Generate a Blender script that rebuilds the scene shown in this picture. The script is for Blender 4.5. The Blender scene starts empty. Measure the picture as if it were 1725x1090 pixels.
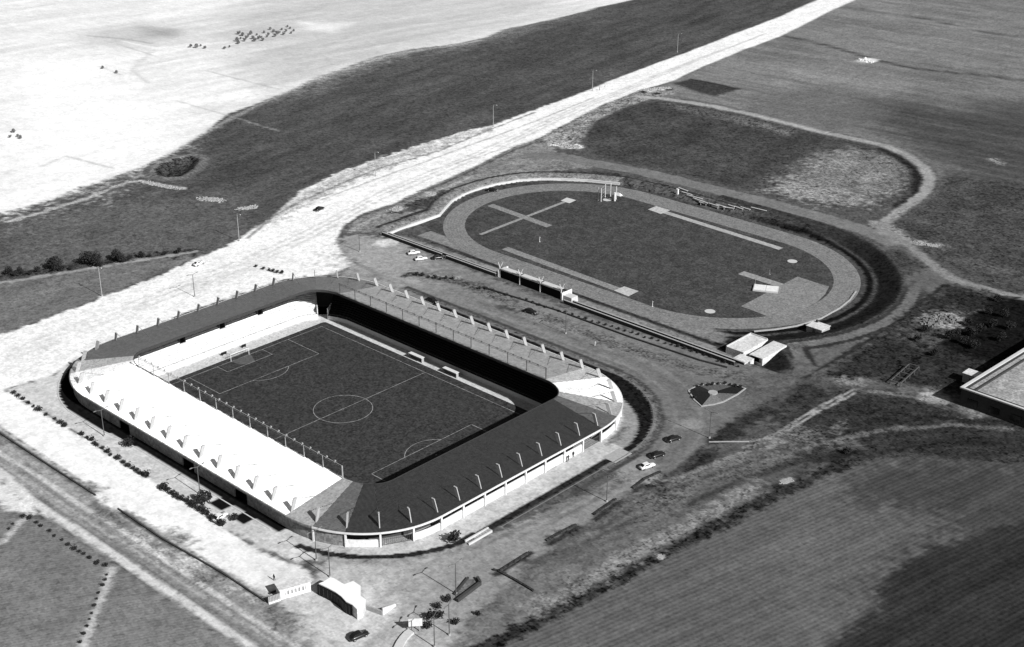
import bpy, math, random
import numpy as np
random.seed(7); np.random.seed(7)
scene = bpy.context.scene
col = scene.collection
R = math.radians
# ------------------------------------------------------------------ surveyed camera
F_PX, CX, CY, CZ, YAW, PIT, ROLL, PU, PV = 2333.0, 297.6, -241.4, 201.0, 2.3234, 0.425, 0.0031, 862.5, 545.0
_d = np.array([math.cos(PIT)*math.cos(YAW), math.cos(PIT)*math.sin(YAW), -math.sin(PIT)])
_r = np.array([math.sin(YAW), -math.cos(YAW), 0.0]); _u = np.cross(_r, _d)
CR = math.cos(ROLL)*_r + math.sin(ROLL)*_u; CU = -math.sin(ROLL)*_r + math.cos(ROLL)*_u
def at(px, py, z=5.0):
    """ground survey: the point of the level z that the photograph shows at (px, py)"""
    ray = _d + (px-PU)/F_PX*CR - (py-PV)/F_PX*CU
    t = (z-CZ)/ray[2]
    return (CX+t*ray[0], CY+t*ray[1], z)
def zm(ox, oy, s, pts):
    return [(ox+a/s, oy+b/s) for a, b in pts]
# ------------------------------------------------------------------ tags and meshes
def tag(o, label=None, cat=None, group=None, kind=None):
    if label: o['label'] = label
    if cat: o['category'] = cat
    if group: o['group'] = group
    if kind: o['kind'] = kind
    return o
def empty(name, loc, rz=0.0):
    o = bpy.data.objects.new(name, None); col.objects.link(o)
    o.location = loc; o.rotation_euler = (0, 0, rz); o.empty_display_size = 0.5
    return o
KIDS = {}
def copy_tree(o, parent=None):
    c = o.copy(); col.objects.link(c)
    if parent is not None:
        c.parent = parent; KIDS.setdefault(parent, []).append(c)
    for ch in KIDS.get(o, []): copy_tree(ch, c)
    return c
class MB:
    def __init__(s): s.v = []; s.f = []; s.uv = None
    def add(s, vs, fs):
        n = len(s.v); s.v += [tuple(map(float, p)) for p in vs]; s.f += [tuple(n+i for i in f) for f in fs]; return s
    def box(s, c, size, rz=0.0, taper=1.0, lean=(0, 0)):
        x, y, z = size[0]/2, size[1]/2, size[2]
        cs, sn = math.cos(rz), math.sin(rz); vs = []
        for k, zz in ((1, 0), (taper, z)):
            for a, b in ((-x, -y), (x, -y), (x, y), (-x, y)):
                a2, b2 = a*k, b*k
                if zz: a2 += lean[0]; b2 += lean[1]
                vs.append((c[0]+a2*cs-b2*sn, c[1]+a2*sn+b2*cs, c[2]+zz))
        return s.add(vs, [(3,2,1,0),(4,5,6,7),(0,1,5,4),(1,2,6,5),(2,3,7,6),(3,0,4,7)])
    def prism(s, poly, z0, z1):
        n = len(poly)
        a = sum(poly[i][0]*poly[(i+1)%n][1]-poly[(i+1)%n][0]*poly[i][1] for i in range(n))
        if a < 0: poly = poly[::-1]
        vs = [(p[0], p[1], z0) for p in poly]+[(p[0], p[1], z1) for p in poly]
        return s.add(vs, [tuple(range(n-1, -1, -1)), tuple(range(n, 2*n))]+[(i, (i+1)%n, n+(i+1)%n, n+i) for i in range(n)])
    def tube(s, p, q, r0, r1=None, n=8):
        r1 = r0 if r1 is None else r1
        p = np.array(p, float); q = np.array(q, float); d = q-p; d /= np.linalg.norm(d)
        a = np.cross(d, (0, 0, 1) if abs(d[2]) < .9 else (1, 0, 0)); a /= np.linalg.norm(a); b = np.cross(d, a)
        vs = []
        for c, r in ((p, r0), (q, r1)):
            for i in range(n):
                t = 2*math.pi*i/n; vs.append(c+r*(math.cos(t)*a+math.sin(t)*b))
        return s.add(vs, [tuple(range(n)), tuple(range(2*n-1, n-1, -1))]+[(i, n+i, n+(i+1)%n, (i+1)%n) for i in range(n)])
    def ribbon(s, pts, w, z0, z1):
        """a wall along a polyline: w thick, from z0 to z1"""
        L, Rr = offset_line(pts, w)
        n = len(pts); vs = []
        for a, b in zip(L, Rr): vs += [(a[0], a[1], z0), (b[0], b[1], z0), (b[0], b[1], z1), (a[0], a[1], z1)]
        fs = [(0, 1, 2, 3), (4*n-1, 4*n-2, 4*n-3, 4*n-4)]
        for i in range(n-1):
            k = 4*i
            for j in range(4): fs.append((k+j, k+4+j, k+4+(j+1)%4, k+(j+1)%4))
        return s.add(vs, fs)
    def sheet(s, poly, z):
        n = len(poly)
        a = sum(poly[i][0]*poly[(i+1)%n][1]-poly[(i+1)%n][0]*poly[i][1] for i in range(n))
        if a < 0: poly = poly[::-1]
        return s.add([(p[0], p[1], z) for p in poly], [tuple(range(n))])
    def build(s, name, m, parent=None, smooth=False):
        me = bpy.data.meshes.new(name); me.from_pydata(s.v, [], s.f); me.validate(); me.update()
        if m is not None: me.materials.append(m)
        if smooth:
            me.polygons.foreach_set('use_smooth', [True]*len(me.polygons))
        o = bpy.data.objects.new(name, me); col.objects.link(o)
        if parent is not None:
            o.parent = parent; KIDS.setdefault(parent, []).append(o)
        return o
def offset_line(pts, w):
    P = np.array([p[:2] for p in pts], float); n = len(P); T = np.zeros_like(P)
    for i in range(n):
        a = P[min(i+1, n-1)]-P[max(i-1, 0)]; T[i] = a/max(1e-9, np.hypot(*a))
    N = np.stack([-T[:, 1], T[:, 0]], -1)
    return P+N*w/2, P-N*w/2
def ordn(i):
    o = ['first','second','third','fourth','fifth','sixth','seventh','eighth','ninth','tenth','eleventh','twelfth','thirteenth','fourteenth','fifteenth','sixteenth','seventeenth','eighteenth','nineteenth']
    t = {20:'twentieth',30:'thirtieth',40:'fortieth',50:'fiftieth'}; tt = {20:'twenty',30:'thirty',40:'forty',50:'fifty'}
    i += 1
    if i < 20: return o[i-1]
    return t[i] if i in t else tt[i//10*10]+'-'+o[i % 10-1]
# ------------------------------------------------------------------ materials
EXPO = 0.62
KT = 1.50                                            # sunlit level ground: picture tone = albedo * KT
def lin(V):
    V = np.asarray(V, float)/255.0
    return np.where(V <= .04045, V/12.92, ((V+.055)/1.055)**2.4)
def alb(V): return float(np.clip(lin(V)/KT, .006, .85))
def grain(nt, vec, cells=((.5, 1.1), (.95, .6)), gain=1.0):
    """tufts, pebbles and clods: a random value per small cell of ground, about -.5 to .5"""
    N = nt.nodes; L = nt.links; tot = None
    for size, w in cells:
        mp = N.new('ShaderNodeMapping'); mp.inputs['Rotation'].default_value = (.35, .2, .6+size); L.new(vec, mp.inputs['Vector'])
        sn = N.new('ShaderNodeVectorMath'); sn.operation = 'SNAP'; sn.inputs[1].default_value = (size, size, size); L.new(mp.outputs['Vector'], sn.inputs[0])
        wn = N.new('ShaderNodeTexWhiteNoise'); wn.noise_dimensions = '3D'; L.new(sn.outputs[0], wn.inputs['Vector'])
        m = N.new('ShaderNodeMath'); m.operation = 'MULTIPLY_ADD'; m.inputs[1].default_value = w*gain; m.inputs[2].default_value = -.5*w*gain; L.new(wn.outputs['Value'], m.inputs[0])
        if tot is None: tot = m.outputs[0]
        else:
            a = N.new('ShaderNodeMath'); a.operation = 'ADD'; L.new(tot, a.inputs[0]); L.new(m.outputs[0], a.inputs[1]); tot = a.outputs[0]
    return tot
MATS = {}
def mat(name, V, rough=.9, mott=.18, scale=1.2, spec=.1, bump=0.0, metal=0.0, gr=0.0):
    if name in MATS: return MATS[name]
    m = bpy.data.materials.new(name); m.use_nodes = True; nt = m.node_tree; N = nt.nodes; L = nt.links
    b = N['Principled BSDF']; b.inputs['Roughness'].default_value = rough; b.inputs['Specular IOR Level'].default_value = spec
    b.inputs['Metallic'].default_value = metal
    a = alb(V)
    tc = N.new('ShaderNodeTexCoord'); no = N.new('ShaderNodeTexNoise'); no.inputs['Scale'].default_value = scale
    no.inputs['Detail'].default_value = 5; no.inputs['Roughness'].default_value = .65
    L.new(tc.outputs['Object'], no.inputs['Vector'])
    mr = N.new('ShaderNodeMapRange'); L.new(no.outputs['Fac'], mr.inputs['Value'])
    mr.inputs['From Min'].default_value = .3; mr.inputs['From Max'].default_value = .7
    mr.inputs['To Min'].default_value = a*(1-mott); mr.inputs['To Max'].default_value = a*(1+mott)
    colr = mr.outputs['Result']
    if gr:
        g_ = grain(nt, tc.outputs['Object']); q_ = N.new('ShaderNodeMath'); q_.operation = 'MULTIPLY_ADD'; L.new(g_, q_.inputs[0]); q_.inputs[1].default_value = gr; q_.inputs[2].default_value = 1.0
        r_ = N.new('ShaderNodeMath'); r_.operation = 'MULTIPLY'; L.new(q_.outputs[0], r_.inputs[0]); L.new(colr, r_.inputs[1]); colr = r_.outputs[0]
    L.new(colr, b.inputs['Base Color'])
    if bump:
        bp = N.new('ShaderNodeBump'); bp.inputs['Strength'].default_value = bump; bp.inputs['Distance'].default_value = .1
        L.new(no.outputs['Fac'], bp.inputs['Height']); L.new(bp.outputs['Normal'], b.inputs['Normal'])
    MATS[name] = m
    return m
def ground_mat(name, rows=None):
    m = bpy.data.materials.new(name); m.use_nodes = True; nt = m.node_tree; N = nt.nodes; L = nt.links
    b = N['Principled BSDF']; b.inputs['Roughness'].default_value = 1; b.inputs['Specular IOR Level'].default_value = 0
    at1 = N.new('ShaderNodeAttribute'); at1.attribute_name = 'soil_tone'
    at2 = N.new('ShaderNodeAttribute'); at2.attribute_name = 'soil_mottle'
    tc = N.new('ShaderNodeTexCoord')
    def noise(sc, det, ro):
        n = N.new('ShaderNodeTexNoise'); n.inputs['Scale'].default_value = sc; n.inputs['Detail'].default_value = det
        n.inputs['Roughness'].default_value = ro; L.new(tc.outputs['Object'], n.inputs['Vector']); return n
    def math_(op, a, b_):
        n = N.new('ShaderNodeMath'); n.operation = op
        for i, x in enumerate((a, b_)):
            if isinstance(x, (int, float)): n.inputs[i].default_value = x
            else: L.new(x, n.inputs[i])
        return n.outputs[0]
    n1 = noise(.75, 4, .85); n2 = noise(.11, 4, .6)
    s = math_('ADD', math_('MULTIPLY', math_('SUBTRACT', n1.outputs['Fac'], .5), 4.0), math_('MULTIPLY', math_('SUBTRACT', n2.outputs['Fac'], .5), 1.8))
    s = math_('ADD', s, grain(nt, tc.outputs['Object'], ((.6, 1.0), (1.2, .9), (2.6, .45)), 1.5 if rows else 2.6))
    if rows:
        mp = N.new('ShaderNodeMapping'); mp.inputs['Rotation'].default_value = (0, 0, -rows[0]); L.new(tc.outputs['Object'], mp.inputs['Vector'])
        w = N.new('ShaderNodeTexWave'); w.wave_type = 'BANDS'; w.bands_direction = 'Y'; w.inputs['Scale'].default_value = .314/rows[1]*1.0
        w.inputs['Distortion'].default_value = .9; w.inputs['Detail'].default_value = 3; w.inputs['Detail Scale'].default_value = 1.5
        L.new(mp.outputs['Vector'], w.inputs['Vector'])
        s = math_('ADD', s, math_('MULTIPLY', math_('SUBTRACT', w.outputs['Fac'], .5), rows[2]))
    s = math_('MULTIPLY', s, at2.outputs['Fac'])
    s = math_('MAXIMUM', math_('ADD', s, 1.0), .15)
    c = math_('MULTIPLY', at1.outputs['Fac'], s)
    L.new(c, b.inputs['Base Color'])
    bp = N.new('ShaderNodeBump'); bp.inputs['Strength'].default_value = .35; bp.inputs['Distance'].default_value = .15
    L.new(n1.outputs['Fac'], bp.inputs['Height']); L.new(bp.outputs['Normal'], b.inputs['Normal'])
    return m
def roof_mat(name, tone, rough=.49, ribs=1.4, metal=1.0):
    """ribbed galvanised sheet: ribs run from the eave to the inner edge (u of the map), so the shading normal swings across them"""
    m = bpy.data.materials.new(name); m.use_nodes = True; nt = m.node_tree; N = nt.nodes; L = nt.links
    b = N['Principled BSDF']; b.inputs['Metallic'].default_value = metal; b.inputs['Roughness'].default_value = rough
    uv = N.new('ShaderNodeUVMap'); uv.uv_map = 'ribs'
    tg = N.new('ShaderNodeTangent'); tg.direction_type = 'UV_MAP'; tg.uv_map = 'ribs'
    ge = N.new('ShaderNodeNewGeometry')
    cr = N.new('ShaderNodeVectorMath'); cr.operation = 'CROSS_PRODUCT'; L.new(ge.outputs['Normal'], cr.inputs[0]); L.new(tg.outputs['Tangent'], cr.inputs[1])
    sx = N.new('ShaderNodeSeparateXYZ'); L.new(uv.outputs['UV'], sx.inputs[0])
    m1 = N.new('ShaderNodeMath'); m1.operation = 'MULTIPLY'; L.new(sx.outputs['Y'], m1.inputs[0]); m1.inputs[1].default_value = 2*math.pi/.31
    m2 = N.new('ShaderNodeMath'); m2.operation = 'SINE'; L.new(m1.outputs[0], m2.inputs[0])
    m3 = N.new('ShaderNodeMath'); m3.operation = 'MULTIPLY'; L.new(m2.outputs[0], m3.inputs[0]); m3.inputs[1].default_value = ribs
    sc = N.new('ShaderNodeVectorMath'); sc.operation = 'SCALE'; L.new(cr.outputs[0], sc.inputs[0]); L.new(m3.outputs[0], sc.inputs['Scale'])
    ad = N.new('ShaderNodeVectorMath'); ad.operation = 'ADD'; L.new(ge.outputs['Normal'], ad.inputs[0]); L.new(sc.outputs[0], ad.inputs[1])
    no_ = N.new('ShaderNodeVectorMath'); no_.operation = 'NORMALIZE'; L.new(ad.outputs[0], no_.inputs[0]); L.new(no_.outputs[0], b.inputs['Normal'])
    mp = N.new('ShaderNodeMapping'); mp.inputs['Scale'].default_value = (.06, 1.3, 1); L.new(uv.outputs['UV'], mp.inputs['Vector'])
    no = N.new('ShaderNodeTexNoise'); no.inputs['Scale'].default_value = 1; no.inputs['Detail'].default_value = 3
    L.new(mp.outputs['Vector'], no.inputs['Vector'])
    tc = N.new('ShaderNodeTexCoord'); n2 = N.new('ShaderNodeTexNoise'); n2.inputs['Scale'].default_value = 1.1; n2.inputs['Detail'].default_value = 5
    L.new(tc.outputs['Object'], n2.inputs['Vector'])
    a2 = N.new('ShaderNodeMath'); a2.operation = 'ADD'; L.new(no.outputs['Fac'], a2.inputs[0]); L.new(n2.outputs['Fac'], a2.inputs[1])
    mr = N.new('ShaderNodeMapRange'); L.new(a2.outputs[0], mr.inputs['Value'])
    mr.inputs['From Min'].default_value = .7; mr.inputs['From Max'].default_value = 1.3
    mr.inputs['To Min'].default_value = tone*.9; mr.inputs['To Max'].default_value = tone*1.1
    g_ = grain(nt, tc.outputs['Object'], ((.5, 1.0), (1.1, .6))); q_ = N.new('ShaderNodeMath'); q_.operation = 'MULTIPLY_ADD'; L.new(g_, q_.inputs[0]); q_.inputs[1].default_value = .34; q_.inputs[2].default_value = 1.0
    # overlapping sheet ends every six metres and a darker streak below the masts
    fr_ = N.new('ShaderNodeMath'); fr_.operation = 'PINGPONG'; L.new(sx.outputs['X'], fr_.inputs[0]); fr_.inputs[1].default_value = 3.1
    lt = N.new('ShaderNodeMath'); lt.operation = 'LESS_THAN'; L.new(fr_.outputs[0], lt.inputs[0]); lt.inputs[1].default_value = .07
    dk = N.new('ShaderNodeMath'); dk.operation = 'MULTIPLY_ADD'; L.new(lt.outputs[0], dk.inputs[0]); dk.inputs[1].default_value = -.22; L.new(q_.outputs[0], dk.inputs[2])
    r_ = N.new('ShaderNodeMath'); r_.operation = 'MULTIPLY'; L.new(dk.outputs[0], r_.inputs[0]); L.new(mr.outputs['Result'], r_.inputs[1])
    L.new(r_.outputs[0], b.inputs['Base Color'])
    return m
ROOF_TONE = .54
M_SOIL = ground_mat('soil'); M_CROP = ground_mat('crop_rows', (math.atan2(47.8, 10.5), 1.35, 1.7))
M_CROP2 = ground_mat('young_crop', (R(60), 1.0, .7))
SHEETS = {n_: roof_mat(n_, t_, metal=m_) for n_, t_, m_ in (('sunlit_sheet', .9, .95), ('half_lit_sheet', .36, .55), ('low_lit_sheet', .22, .55), ('glint_sheet', .6, .9), ('part_shade_sheet', .17, .55), ('shade_sheet', .046, .35))}  # lit and shaded copies of one roof sheet, toned by side
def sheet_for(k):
    if 43 <= k < 55 or k in (40, 41, 42): return SHEETS['sunlit_sheet']
    if 13 <= k < 25: return SHEETS['half_lit_sheet']
    if 25 <= k < 40: return SHEETS['low_lit_sheet']
    if k in (9, 10, 11, 12): return SHEETS['glint_sheet']
    if k in (55,): return SHEETS['half_lit_sheet']
    if k in (56, 8): return SHEETS['part_shade_sheet']
    return SHEETS['shade_sheet']
M_CONC = mat('pale_concrete', 225, mott=.1, scale=.8)
M_WHITE = mat('white_paint', 236, mott=.08, rough=.6, gr=.15)
M_MAST = mat('mast_paint', 176, mott=.1, rough=.7)
M_PANEL = mat('wall_cladding', 138, mott=.22, scale=.35, gr=.5)
M_DARK = mat('dark_recess', 25, mott=.2)
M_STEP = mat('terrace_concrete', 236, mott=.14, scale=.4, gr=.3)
M_STEP_SHADE = mat('shaded_terrace', 34, mott=.2, scale=.6)  # terrace colour darkened to give the black shade under the roofs
M_STEEL = mat('grey_steel', 95, mott=.15, rough=.5, spec=.4)
M_LEAF = mat('dark_foliage', 52, mott=.5, scale=2.5)
M_LEAF2 = mat('grey_foliage', 130, mott=.5, scale=2.5)
M_BARK = mat('bark', 60, mott=.3, scale=3)
M_TURF = mat('pitch_turf', 60, mott=.22, scale=.35, gr=.75)
M_TURF2 = mat('infield_turf', 72, mott=.36, scale=.22, gr=.7)
M_LINE = mat('pitch_line', 160, mott=.3, scale=.3, gr=.5)
M_TRACK = mat('track_cinder', 127, mott=.14, scale=.3, gr=.45)
M_RUN = mat('runway_surface', 152, mott=.12, scale=.8, gr=.35)
M_KERB = mat('kerb_stone', 205, mott=.1)
M_WALLG = mat('grey_wall', 170, mott=.16)
M_BRICK = mat('dark_brick', 70, mott=.2)
M_STONE = mat('pale_rubble', 165, mott=.35, scale=2)
M_SIGN = mat('sign_board', 225, mott=.06)
M_FLAT = mat('flat_roof', 215, mott=.12, scale=.4, gr=.3)
M_GLASS = mat('dark_glass', 30, rough=.15, spec=.5, mott=.1)
M_CARW = mat('white_car_paint', 238, rough=.3, spec=.5, mott=.02)
M_CARD = mat('dark_car_paint', 30, rough=.3, spec=.5, mott=.05)
M_TYRE = mat('tyre_rubber', 25)
M_SKIN = mat('skin', 150)
M_CLOTHD = mat('dark_clothing', 35, mott=.2)
M_CLOTHL = mat('light_clothing', 210, mott=.1)
# ------------------------------------------------------------------ terrain: level, tone
def vnoise(x, y, seed=0):
    xi = np.floor(x); yi = np.floor(y); fx = x-xi; fy = y-yi
    fx = fx*fx*(3-2*fx); fy = fy*fy*(3-2*fy)
    def h(a, b):
        s = np.sin(a*127.1+b*311.7+seed*74.7)*43758.5453
        return s-np.floor(s)
    return (h(xi, yi)*(1-fx)+h(xi+1, yi)*fx)*(1-fy)+(h(xi, yi+1)*(1-fx)+h(xi+1, yi+1)*fx)*fy
def fbm(x, y, oct=4, seed=0):
    s = 0; a = .5; t = 0
    for i in range(oct):
        s = s+a*vnoise(x*2**i+i*17.3, y*2**i-i*9.1, seed+i); t += a; a *= .55
    return s/t*2-1
def graded(lo, hi, step, far):
    a = np.arange(lo, hi+step, step)
    def grow(sign, start):
        out = []; p = start; d = step
        while abs(p-start) < far:
            d = d*1.012 if d < 6 else d*1.25
            p = p+sign*d; out.append(p)
        return out
    return np.concatenate([np.array(grow(-1, a[0]))[::-1], a, np.array(grow(1, a[-1]))])
GX = graded(-190, 205, .8, 6000); GY = graded(-138, 260, .8, 6000)
X, Y = np.meshgrid(GX, GY); NYg, NXg = X.shape
def rbox(x, y, hx, hy, r): 
    qx = np.abs(x)-hx; qy = np.abs(y)-hy
    return np.hypot(np.maximum(qx, 0), np.maximum(qy, 0))+np.minimum(np.maximum(qx, qy), 0)-r
def sstep(a, b, v):
    t = np.clip((v-a)/(b-a), 0, 1); return t*t*(3-2*t)
DS = rbox(X, Y, 48.5, 31.0, 28.5)                    # distance from the stadium eave
TCX, TCY = -14.6, 166.8
def poly_sd(px, py, poly):
    """signed distance (negative inside) of points to a polygon"""
    P = np.array([p[:2] for p in poly], float); n = len(P)
    d = np.full(px.shape, 1e18); ins = np.zeros(px.shape, bool)
    for i in range(n):
        ax, ay = P[i]; bx, by = P[(i+1) % n]
        ex, ey = bx-ax, by-ay; wx = px-ax; wy = py-ay
        t = np.clip((wx*ex+wy*ey)/max(1e-9, ex*ex+ey*ey), 0, 1)
        d = np.minimum(d, (wx-ex*t)**2+(wy-ey*t)**2)
        if ay != by:
            c = ((ay > py) != (by > py)) & (px < (bx-ax)*(py-ay)/(by-ay)+ax); ins ^= c
    d = np.sqrt(d); return np.where(ins, -d, d)
def line_d(px, py, pts):
    P = np.array([p[:2] for p in pts], float); d = np.full(px.shape, 1e18)
    for i in range(len(P)-1):
        ax, ay = P[i]; ex, ey = P[i+1]-P[i]; wx = px-ax; wy = py-ay
        t = np.clip((wx*ex+wy*ey)/max(1e-9, ex*ex+ey*ey), 0, 1)
        d = np.minimum(d, (wx-ex*t)**2+(wy-ey*t)**2)
    return np.sqrt(d)
# athletics basin outline (level 3)
arc = lambda cx, cy, r, a0, a1, n: [(cx+r*math.cos(R(a0+(a1-a0)*i/n)), cy+r*math.sin(R(a0+(a1-a0)*i/n))) for i in range(n+1)]
NWW = [(-96.3, 104.5), (-97.1, 120), (-97.3, 136.3), (-101.2, 143.1), (-106.0, 152), (-108.6, 162), (-109.0, 172), (-107.8, 182), (-104.2, 192.5), (-98.5, 200.5), (-92, 206.5), (-82, 213.5), (-68.7, 220)]
BASIN = NWW + [(-50, 222.5), (20, 222.5)] + arc(21.5, 166.8, 55.5, 85, -58, 14) + [(55, 112), (72, 112), (80, 104.5)]
Z = np.full(X.shape, 5.0)
# moat round the stadium
DP = np.where((X > 0) & (Y > 31), 7.2*(1-sstep(0, 90, np.degrees(np.arctan2(np.maximum(Y-31, 0), np.maximum(X-48.5, 1e-6))))), 0.0)
side_se = (X > 48.5) & (Y <= 31)
ang_nr = np.degrees(np.arctan2(-(Y+31), X-48.5))      # 0 on the right side, 90 at the near side
CEN = np.where(side_se, np.interp(Y, [-31, -15, 8, 31], [7.7, 8.3, 8.6, 8.5]), 0)
nrc = (X > 48.5) & (Y < -31)
CEN = np.where(nrc, np.interp(ang_nr, [0, 12, 38, 65, 90], [7.7, 6.6, 4.4, 3.5, 3.2]), CEN)
hw = np.where(nrc, 1.1, 1.25)
DP = np.where(side_se | nrc, CEN-hw, DP)
near_left = ((Y < 0) & (X <= 48.5)) | (X < -48.5)
NLW = np.interp(X, [-90, -78, -67, -56, -49, -35, -25, -15], [7.6, 5.2, 4.2, 4.0, 4.2, 4.0, 2.9, 2.6])
MO = np.where(near_left, NLW, np.where(side_se | nrc, CEN+hw, 9.6))
DEP = np.where(near_left, 4.0, np.where((Y > 31), 3.0, 2.3))
fade = np.where((X > 40) & (Y < -31), 1-sstep(60, 85, ang_nr), 1.0)
DPn = np.where(near_left, -3.0, DP)
dep = DEP*fade*sstep(-.35, .35, DS-DPn)*(1-sstep(-.35, .35, DS-MO))
dep = np.where((X > 40) & (X <= 48.5) & (Y < 0), dep*(1-sstep(44.5, 45.5, X)), dep)
PITS = [at(373, 848), at(412, 872)]
for q in PITS: dep = np.maximum(dep, 3.0*((np.abs(X-q[0]) < 2.6) & (np.abs(Y-q[1]+.3) < 2.0)))
Z -= np.where(DS > -4, dep, 0)
# athletics basin
sub = (X > -140) & (X < 140) & (Y > 80) & (Y < 270)
BD = np.full(X.shape, 99.0); BD[sub] = poly_sd(X[sub], Y[sub], BASIN)
right = sstep(20, 50, X)
wid = .6+12*right+2.5*sstep(-60, -20, X)*(Y > 166)*(1-right)
Z = np.where(BD < 14, np.minimum(Z, 3.0+(4.4-3.0)*sstep(0, .7, BD)*(1-right)+(.6*(1-right)+2.0*right)*sstep(.3, 1, BD/np.maximum(wid, 4))), Z)
Z = np.where((BD >= 0) & (Y < 106), 5.0, Z)
BD0 = BD
# hollow in the meadow
hx, hy, _ = at(300, 281)
hp = [at(*p) for p in [(264, 288), (275, 276), (300, 268), (325, 264), (334, 270), (322, 285), (303, 297), (282, 299), (268, 295)]]
sub = (np.abs(X-hx) < 60) & (np.abs(Y-hy) < 60)
HD = np.full(X.shape, 99.0); HD[sub] = poly_sd(X[sub], Y[sub], hp)
Z -= 2.2*(1-sstep(-5, .5, HD)); Z += .7*np.exp(-((HD-2.5)/1.8)**2)
# ploughland and rough ground swell a little
amp = sstep(30, 120, np.minimum(np.abs(DS), BD+20))
Z += amp*(.9*fbm(X/60, Y/60, 3, 5)+.25*fbm(X/9, Y/9, 3, 6))
# ------------------------------------------------------------------ painting the soils and some shade
T = np.full(X.shape, 88.0); MT = np.full(X.shape, .20); ID = np.zeros(X.shape, np.int16)
REG = ['ground']
def rid(name):
    if name not in REG: REG.append(name)
    return REG.index(name)
SPX = np.gradient(GX); SPY = np.gradient(GY); SP = np.maximum(*np.meshgrid(SPX, SPY)); FINE = np.exp(-(SP/1.5)**2*.8)*1.25; FINE2 = np.exp(-(SP/5.0)**2)
WN1 = fbm(X/5, Y/5, 3, 11); WN2 = fbm(X/1.7, Y/1.7, 2, 12); WN3 = fbm(X/3.1, Y/3.1, 3, 13)
def _apply(ix, d, V, soft, warp, mott, name, alpha):
    d = d+warp*.55*WN1[ix]*FINE2[ix]+warp*.5*WN2[ix]*FINE[ix]+soft*.8*WN2[ix]*FINE[ix]
    a = alpha*(1-sstep(-soft*.7, soft*.7, d))
    v = V(X[ix], Y[ix]) if callable(V) else V
    T[ix] = T[ix]*(1-a)+v*a
    if mott is not None: MT[ix] = MT[ix]*(1-a)+mott*a
    if name: ID[ix] = np.where(d < 0, rid(name), ID[ix])
def area(pts, V, soft=.8, warp=.6, mott=None, name=None, alpha=1.0, z=5.0, world=False):
    P = pts if world else [at(a, b, z) for a, b in pts]
    xs = [p[0] for p in P]; ys = [p[1] for p in P]; m = soft+warp*1.6+1
    i0, i1 = np.searchsorted(GX, min(xs)-m), np.searchsorted(GX, max(xs)+m)
    j0, j1 = np.searchsorted(GY, min(ys)-m), np.searchsorted(GY, max(ys)+m)
    ix = (slice(j0, j1), slice(i0, i1))
    _apply(ix, poly_sd(X[ix], Y[ix], P), V, soft, warp, mott, name, alpha)
def stroke(pts, w, V, soft=.5, warp=.3, mott=None, name=None, alpha=1.0, z=5.0, world=False):
    P = pts if world else [at(a, b, z) for a, b in pts]
    xs = [p[0] for p in P]; ys = [p[1] for p in P]; m = w+soft+warp*1.6+1
    i0, i1 = np.searchsorted(GX, min(xs)-m), np.searchsorted(GX, max(xs)+m)
    j0, j1 = np.searchsorted(GY, min(ys)-m), np.searchsorted(GY, max(ys)+m)
    ix = (slice(j0, j1), slice(i0, i1))
    _apply(ix, line_d(X[ix], Y[ix], P)-w/2, V, soft, warp, mott, name, alpha)
def blob(px, py, rx, V, soft=None, mott=None, alpha=1.0, ry=None, warp=1.0, z=5.0):
    x, y, _ = at(px, py, z); ry = ry or rx; soft = soft or rx*.5
    m = max(rx, ry)+soft+warp*2
    i0, i1 = np.searchsorted(GX, x-m), np.searchsorted(GX, x+m); j0, j1 = np.searchsorted(GY, y-m), np.searchsorted(GY, y+m)
    ix = (slice(j0, j1), slice(i0, i1))
    d = (np.hypot((X[ix]-x)/rx, (Y[ix]-y)/ry)-1)*min(rx, ry)
    _apply(ix, d, V, soft, warp, mott, None, alpha)
def streak(ang, ls, lw, seed, oct=3):
    c, s = math.cos(ang), math.sin(ang)
    return lambda x, y: fbm((x*c+y*s)/ls, (-x*s+y*c)/lw, oct, seed)
# --- meadow between the pale field and the highway
st_m = streak(R(100), 30, 5, 21)
area([(-900, 420), (-900, 500), (0, 560), (173, 503), (323, 438), (459, 367), (573, 291), (757, 229), (904, 185), (1032, 134), (1170, 83), (1300, 35), (1500, -60), (1200, -100), (700, -30), (11, 340)],
     lambda x, y: 82+16*st_m(x, y)+8*fbm(x/40, y/40, 3, 3), soft=1.2, warp=1.0, mott=.2, name='meadow')
area([(-300, 600), (12, 575), (11, 370), (200, 340), (400, 330), (417, 401), (323, 438), (173, 503)], lambda x, y: 100+10*fbm(x/12, y/12, 3, 31), soft=14, warp=3, alpha=.8)
stroke([(960, 60), (860, 110), (760, 190), (620, 220), (560, 260)], 30, 70, soft=16, warp=6, alpha=.35)
stroke([(800, 150), (650, 190), (500, 240)], 10, 72, soft=8, warp=4, alpha=.3)
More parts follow.
